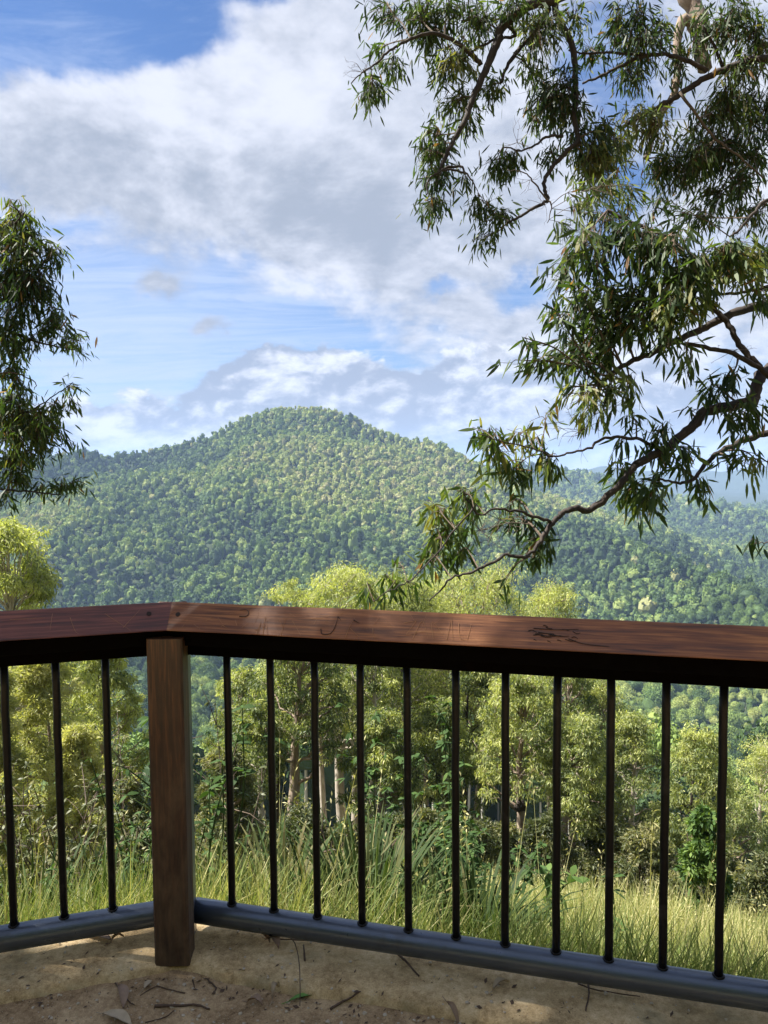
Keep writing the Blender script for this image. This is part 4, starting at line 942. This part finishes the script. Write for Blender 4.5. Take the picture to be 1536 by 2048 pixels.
def weed(px, Y, H, nst, label, seed, LL=.09, WW=.045, tint=.5, spread=.35, name='leafy_weed', mat='broad', nl=26, group=None, bare=0.0):
    rg = rs(seed); b = spot(px, 1800, Y); root = empty(name, tuple(b)); tag(root, label, 'plant', group)
    st = MB(); lf = MB()
    for k in range(nst):
        a = rg.rand()*6.283; h = H*(.55+.45*rg.rand()); e = np.array([math.cos(a)*spread*h*rg.rand(), math.sin(a)*spread*h*rg.rand(), h])
        P = catmull(np.array([[0, 0, -.03], e*.5+np.array([*(rg.normal(size=2)*.06*h), 0]), e]), 5); st.tube(P, np.linspace(.005, .0018, len(P)), 5)
        nsb = 4
        for q in range(nsb):
            i0 = rg.randint(3, len(P)-1); dr = unit(rg.normal(size=3)+np.array([0, 0, .5])); E = P[i0]+dr*h*.28*rg.rand(); B = np.array([P[i0], (P[i0]+E)/2+np.array([0, 0, .02]), E]); st.tube(B, [.003, .002, .001], 4)
            P2 = np.concatenate([P[i0-1:], B])
            m = int(nl/nsb*(1-bare)); 
            if m < 1: continue
            ii = rg.randint(0, len(P2), m); pp = P2[ii]; d = unit(rg.normal(size=(m, 3))*np.array([1, 1, .45])+np.array([0, 0, .1])); s = unit(np.cross(d, np.array([0, 0, 1.])+rg.normal(size=(m, 3))*.4))
            LLr = LL*(.6+.6*rg.rand(m)); leaves(lf, pp, d, s, LLr, LLr*WW/LL, np.clip(tint+rg.normal(size=m)*.2, 0, 1), LEAF_HI, .3)
    st.obj('stems', M['twig'] if bare > .1 else M['strap'], root); 
    if lf.n: lf.obj('leaves', M[mat], root)
    return root
weed(880, 3.6, 1.35, 12, 'tall leafy green weed between the fifth and seventh balusters on the right', 301, .045, .019, .45, .5, nl=60)
weed(945, 3.3, .8, 12, 'dense low green weed right of the tall leafy one', 302, .042, .017, .35, .7, nl=70)
weed(835, 3.3, .75, 8, 'low green weed left of the tall leafy one', 303, .042, .017, .4, .7, nl=50)
weed(405, 2.75, .85, 5, 'broad-leaved seedling hugging the right side of the corner post', 304, .05, .018, .4, .3, nl=30)
weed(1080, 3.6, .62, 5, 'small bright seedling standing in the grass right of the eighth baluster', 305, .07, .03, .75, .5, nl=30)
weed(1240, 3.7, .7, 3, 'thin weed poking out of the long grass near the right end', 306, .07, .022, .3, .3, nl=14)
weed(300, 2.9, .75, 6, 'green weed at the left foot of the corner post', 307, .032, .011, .5, .6, nl=60)
weed(150, 3.0, .6, 7, 'leafy weed between the second and third left balusters', 308, .032, .011, .5, .7, nl=60)
TG = 'twiggy shrubs beyond the left panel'
weed(60, 3.7, 1.25, 16, 'tangled twiggy shrub beyond the far left baluster', 310, .03, .010, .5, .8, 'twiggy_shrub', 'darkbush', 90, TG, .15)
weed(180, 3.5, 1.15, 16, 'tangled twiggy shrub behind the second left baluster', 311, .03, .010, .6, .8, 'twiggy_shrub', 'darkbush', 90, TG, .15)
weed(285, 3.4, 1.05, 13, 'tangled twiggy shrub left of the corner post', 312, .03, .010, .55, .8, 'twiggy_shrub', 'darkbush', 90, TG, .15)
weed(430, 3.6, 1.15, 7, 'thin twiggy shrub right of the corner post', 313, .03, .011, .45, .6, 'twiggy_shrub', 'darkbush', 50, None, .15)
weed(600, 3.3, .62, 8, 'leafless dark twigs arching over the tussocks', 314, .03, .010, .45, 1.2, 'twiggy_shrub', 'darkbush', 20, None, .3)

# ------------------------------------------------------------------ litter on the platform
def zfl(x, y):
    s = float(sdist(np.array([x]), np.array([y]))[0]); w = float(fbm(np.array([x*9.]), np.array([y*9.]), 3)[0])*.009
    return (.016+w) if s > -.15 else float(dirtfn(np.array([x]), np.array([y]))[0])
def gpt(px, py):
    d = ray(px, py); t = (0-CAM_H)/d[2]; p = np.array([0, 0, CAM_H])+d*t; return np.array([p[0], p[1], zfl(p[0], p[1])])
def fallen(a, b, wid, mat, label, seed, curl=.012):
    rg = rs(seed); A = gpt(*a); B = gpt(*b); c = (A+B)/2; L = np.linalg.norm(B-A); d = (B-A)/L; s = np.cross([0, 0, 1.], d); n = 11; mb = MB(); V = []
    for i in range(n):
        u = i/(n-1); w = wid*L*math.sin(math.pi*min(1, u*.97+.015))**.8*.5; zc = .004+curl*math.sin(u*math.pi)+.002*rg.rand()
        m = A+d*L*u-c+s*L*.09*math.sin(u*3.1)
        for q, zz in ((-1, curl*.55), (-.5, .1*curl), (0, 0), (.5, .1*curl), (1, curl*.45)): V.append(m+s*w*q+np.array([0, 0, zc-A[2]*(0)+zz+ (A[2]*(1-u)+B[2]*u)-c[2]]))
    V = np.array(V); i, j = np.meshgrid(np.arange(n-1), np.arange(4), indexing='ij'); k = i*5+j
    mb.add(V, np.stack([k, k+1, k+6, k+5], -1).reshape(-1, 4)); V2 = V-np.array([0, 0, .0012]); mb.add(V2, np.stack([k, k+5, k+6, k+1], -1).reshape(-1, 4))
    st = np.array([V[2], V[2]-d*.02+np.array([0, 0, -.002])]); mb.tube(st, .0012, 4)
    o = mb.obj('fallen_leaf', M[mat], None, True); o.location = c; tag(o, label, 'leaf', 'fallen leaves on the platform'); return o
fallen((578, 2003), (628, 1990), .22, 'greenleaf', 'fresh green leaf lying on the dirt below the kerb', 1, .004)
fallen((985, 1998), (1018, 1980), .30, 'palelf', 'pale pointed dry leaf on the kerb under the eighth baluster', 2)
fallen((505, 1878), (540, 1902), .5, 'deadleaf', 'curled grey dry leaf lit by the sun under the pipe', 3, .02)
fallen((532, 1895), (558, 1915), .5, 'deadleaf', 'curled brown leaf on a thin twig beside the grey one', 4, .02)
fallen((545, 2000), (560, 1976), .3, 'palelf', 'narrow pale leaf standing at the kerb edge left of the green leaf', 5, .02)
fallen((205, 2022), (262, 2042), .34, 'palelf', 'large pale leaf at the bottom edge left of centre', 6, .008)
fallen((236, 1968), (246, 2010), .28, 'deadleaf', 'brown triangular leaf left of the post base', 7)
fallen((165, 1880), (222, 1893), .3, 'deadleaf', 'long flat bark-like leaf under the left pipe', 8, .004)
fallen((222, 1898), (248, 1888), .3, 'deadleaf', 'small narrow leaf between the left pipe and the post', 9)
fallen((895, 2030), (918, 2046), .45, 'deadleaf', 'dry leaf at the bottom edge right of centre', 10)
fallen((288, 1972), (304, 1960), .6, 'palelf', 'round pale yellow leaf at the foot of the post', 11, .004)
fallen((495, 2000), (525, 2012), .4, 'deadleaf', 'dull brown leaf left of the green leaf', 12)
def stick(pts, r, label, seed, grp='twigs on the platform', lift=.0):
    rg = rs(seed); P = catmull(np.array([gpt(*p) for p in pts]), 4); P[:, 2] += r+.001+lift*np.sin(np.linspace(0, math.pi, len(P))); P += rg.normal(size=P.shape)*r*.25
    c = P.mean(0); mb = MB(); mb.tube(P-c, np.linspace(r, r*.6, len(P)), 6, jit=.3, rg=rg); o = mb.obj('fallen_twig', M['stick'], None, True); o.location = c; tag(o, label, 'twig', grp)
stick([(308, 2004), (350, 2006), (395, 2006), (420, 2015)], .0035, 'crooked dark twig on the dirt in front of the post', 1)
stick([(797, 1922), (815, 1942), (838, 1966)], .004, 'short straight stick on the kerb right of centre', 2)
stick([(660, 2014), (685, 2001), (722, 1999)], .0035, 'bent twig lying right of the green leaf', 3)
stick([(1175, 1975), (1178, 2000), (1170, 2038)], .0028, 'thin pale twig on the kerb near the tenth baluster', 4)
stick([(1155, 1982), (1200, 1996), (1280, 2005)], .002, 'long thin twig crossing the kerb near the right end', 5)
stick([(555, 1892), (590, 1894), (632, 1896)], .0018, 'fine dark twig in the sunlit strip below the pipe', 6)
stick([(562, 1874), (590, 1912), (600, 1970), (600, 2010)], .0018, 'long wispy twig running from the pipe down past the green leaf', 7, lift=.02)
stick([(385, 1955), (390, 1972)], .002, 'tiny twig by the post foot', 8)
stick([(370, 1982), (340, 1975), (310, 1968), (280, 1985)], .0018, 'fine curved twig left of the post foot', 9)
stick([(230, 1960), (255, 1992), (268, 2002)], .002, 'thin dark twig crossing the brown triangular leaf', 10)
stick([(415, 1955), (432, 1972), (424, 1985)], .0025, 'hooked twig right of the post foot', 11)
stick([(290, 2035), (330, 2025), (350, 2012)], .0015, 'very fine twig at the bottom edge in front of the post', 12)
stick([(610, 1935), (607, 1905)], .003, 'short upright-looking twig in the middle of the kerb', 13)
def gravel():
    rg = rs(9); mb = MB(); n = 6500
    ico = np.array([(0, 0, 1), (.89, 0, .45), (.28, .85, .45), (-.72, .53, .45), (-.72, -.53, .45), (.28, -.85, .45), (.72, .53, -.45), (-.28, .85, -.45), (-.89, 0, -.45), (-.28, -.85, -.45), (.72, -.53, -.45), (0, 0, -1.)])
    F = np.array([(0,1,2),(0,2,3),(0,3,4),(0,4,5),(0,5,1),(1,6,2),(2,7,3),(3,8,4),(4,9,5),(5,10,1),(6,7,2),(7,8,3),(8,9,4),(9,10,5),(10,6,1),(6,11,7),(7,11,8),(8,11,9),(9,11,10),(10,11,6)])
    for i in range(n):
        x = -1.3+2.6*rg.rand(); y = 1.5+.8*rg.rand(); s = float(sdist(np.array([x]), np.array([y]))[0])
        if s > .05 or (s > -.14 and rg.rand() < .85): continue
        if abs(x+.59) < .06 and y > 2.0: continue
        r = .0010+.0052*rg.rand()**5; V = ico*r*(.7+.6*rg.rand(12, 1))*np.array([1, 1, .6]); mb.add(V+np.array([x, y, zfl(x, y)+r*.25]), None, F, rg.rand())
    o = mb.obj('gravel', M['pebble']); tag(o, kind='stuff', label='small pebbles and grit scattered over the dirt floor', cat='gravel')
gravel()

def litter():
    rg = rs(19); mb = MB(); n = 2600; P = []
    for i in range(n):
        x = -1.3+2.6*rg.rand(); y = 1.5+.65*rg.rand(); s = float(sdist(np.array([x]), np.array([y]))[0])
        w = math.exp(-((s+.18)/.035)**2)+.16+.8*max(0, float(fbm(np.array([x*5.]), np.array([y*5.]), 2)[0]))
        if s > .0 or rg.rand() > w or (abs(x+.59) < .06 and y > 2.0): continue
        L = .003+.008*rg.rand()**3; a = rg.rand()*6.28; W = L*(.15+.4*rg.rand()); z = zfl(x, y)+.0015
        u = np.array([math.cos(a), math.sin(a), .15*rg.normal()]); v = np.array([-math.sin(a), math.cos(a), .3*rg.normal()]); c = np.array([x, y, z+.001])
        mb.add([c-u*L, c+v*W, c+u*L, c-v*W, c+np.array([0, 0, .0012])], None, [(0, 3, 4), (3, 2, 4), (2, 1, 4), (1, 0, 4)], rg.rand())
    tag(mb.obj('leaf_litter', M['stick']), kind='stuff', label='crumbs of bark and broken leaf scattered over the dirt', cat='litter')
litter()
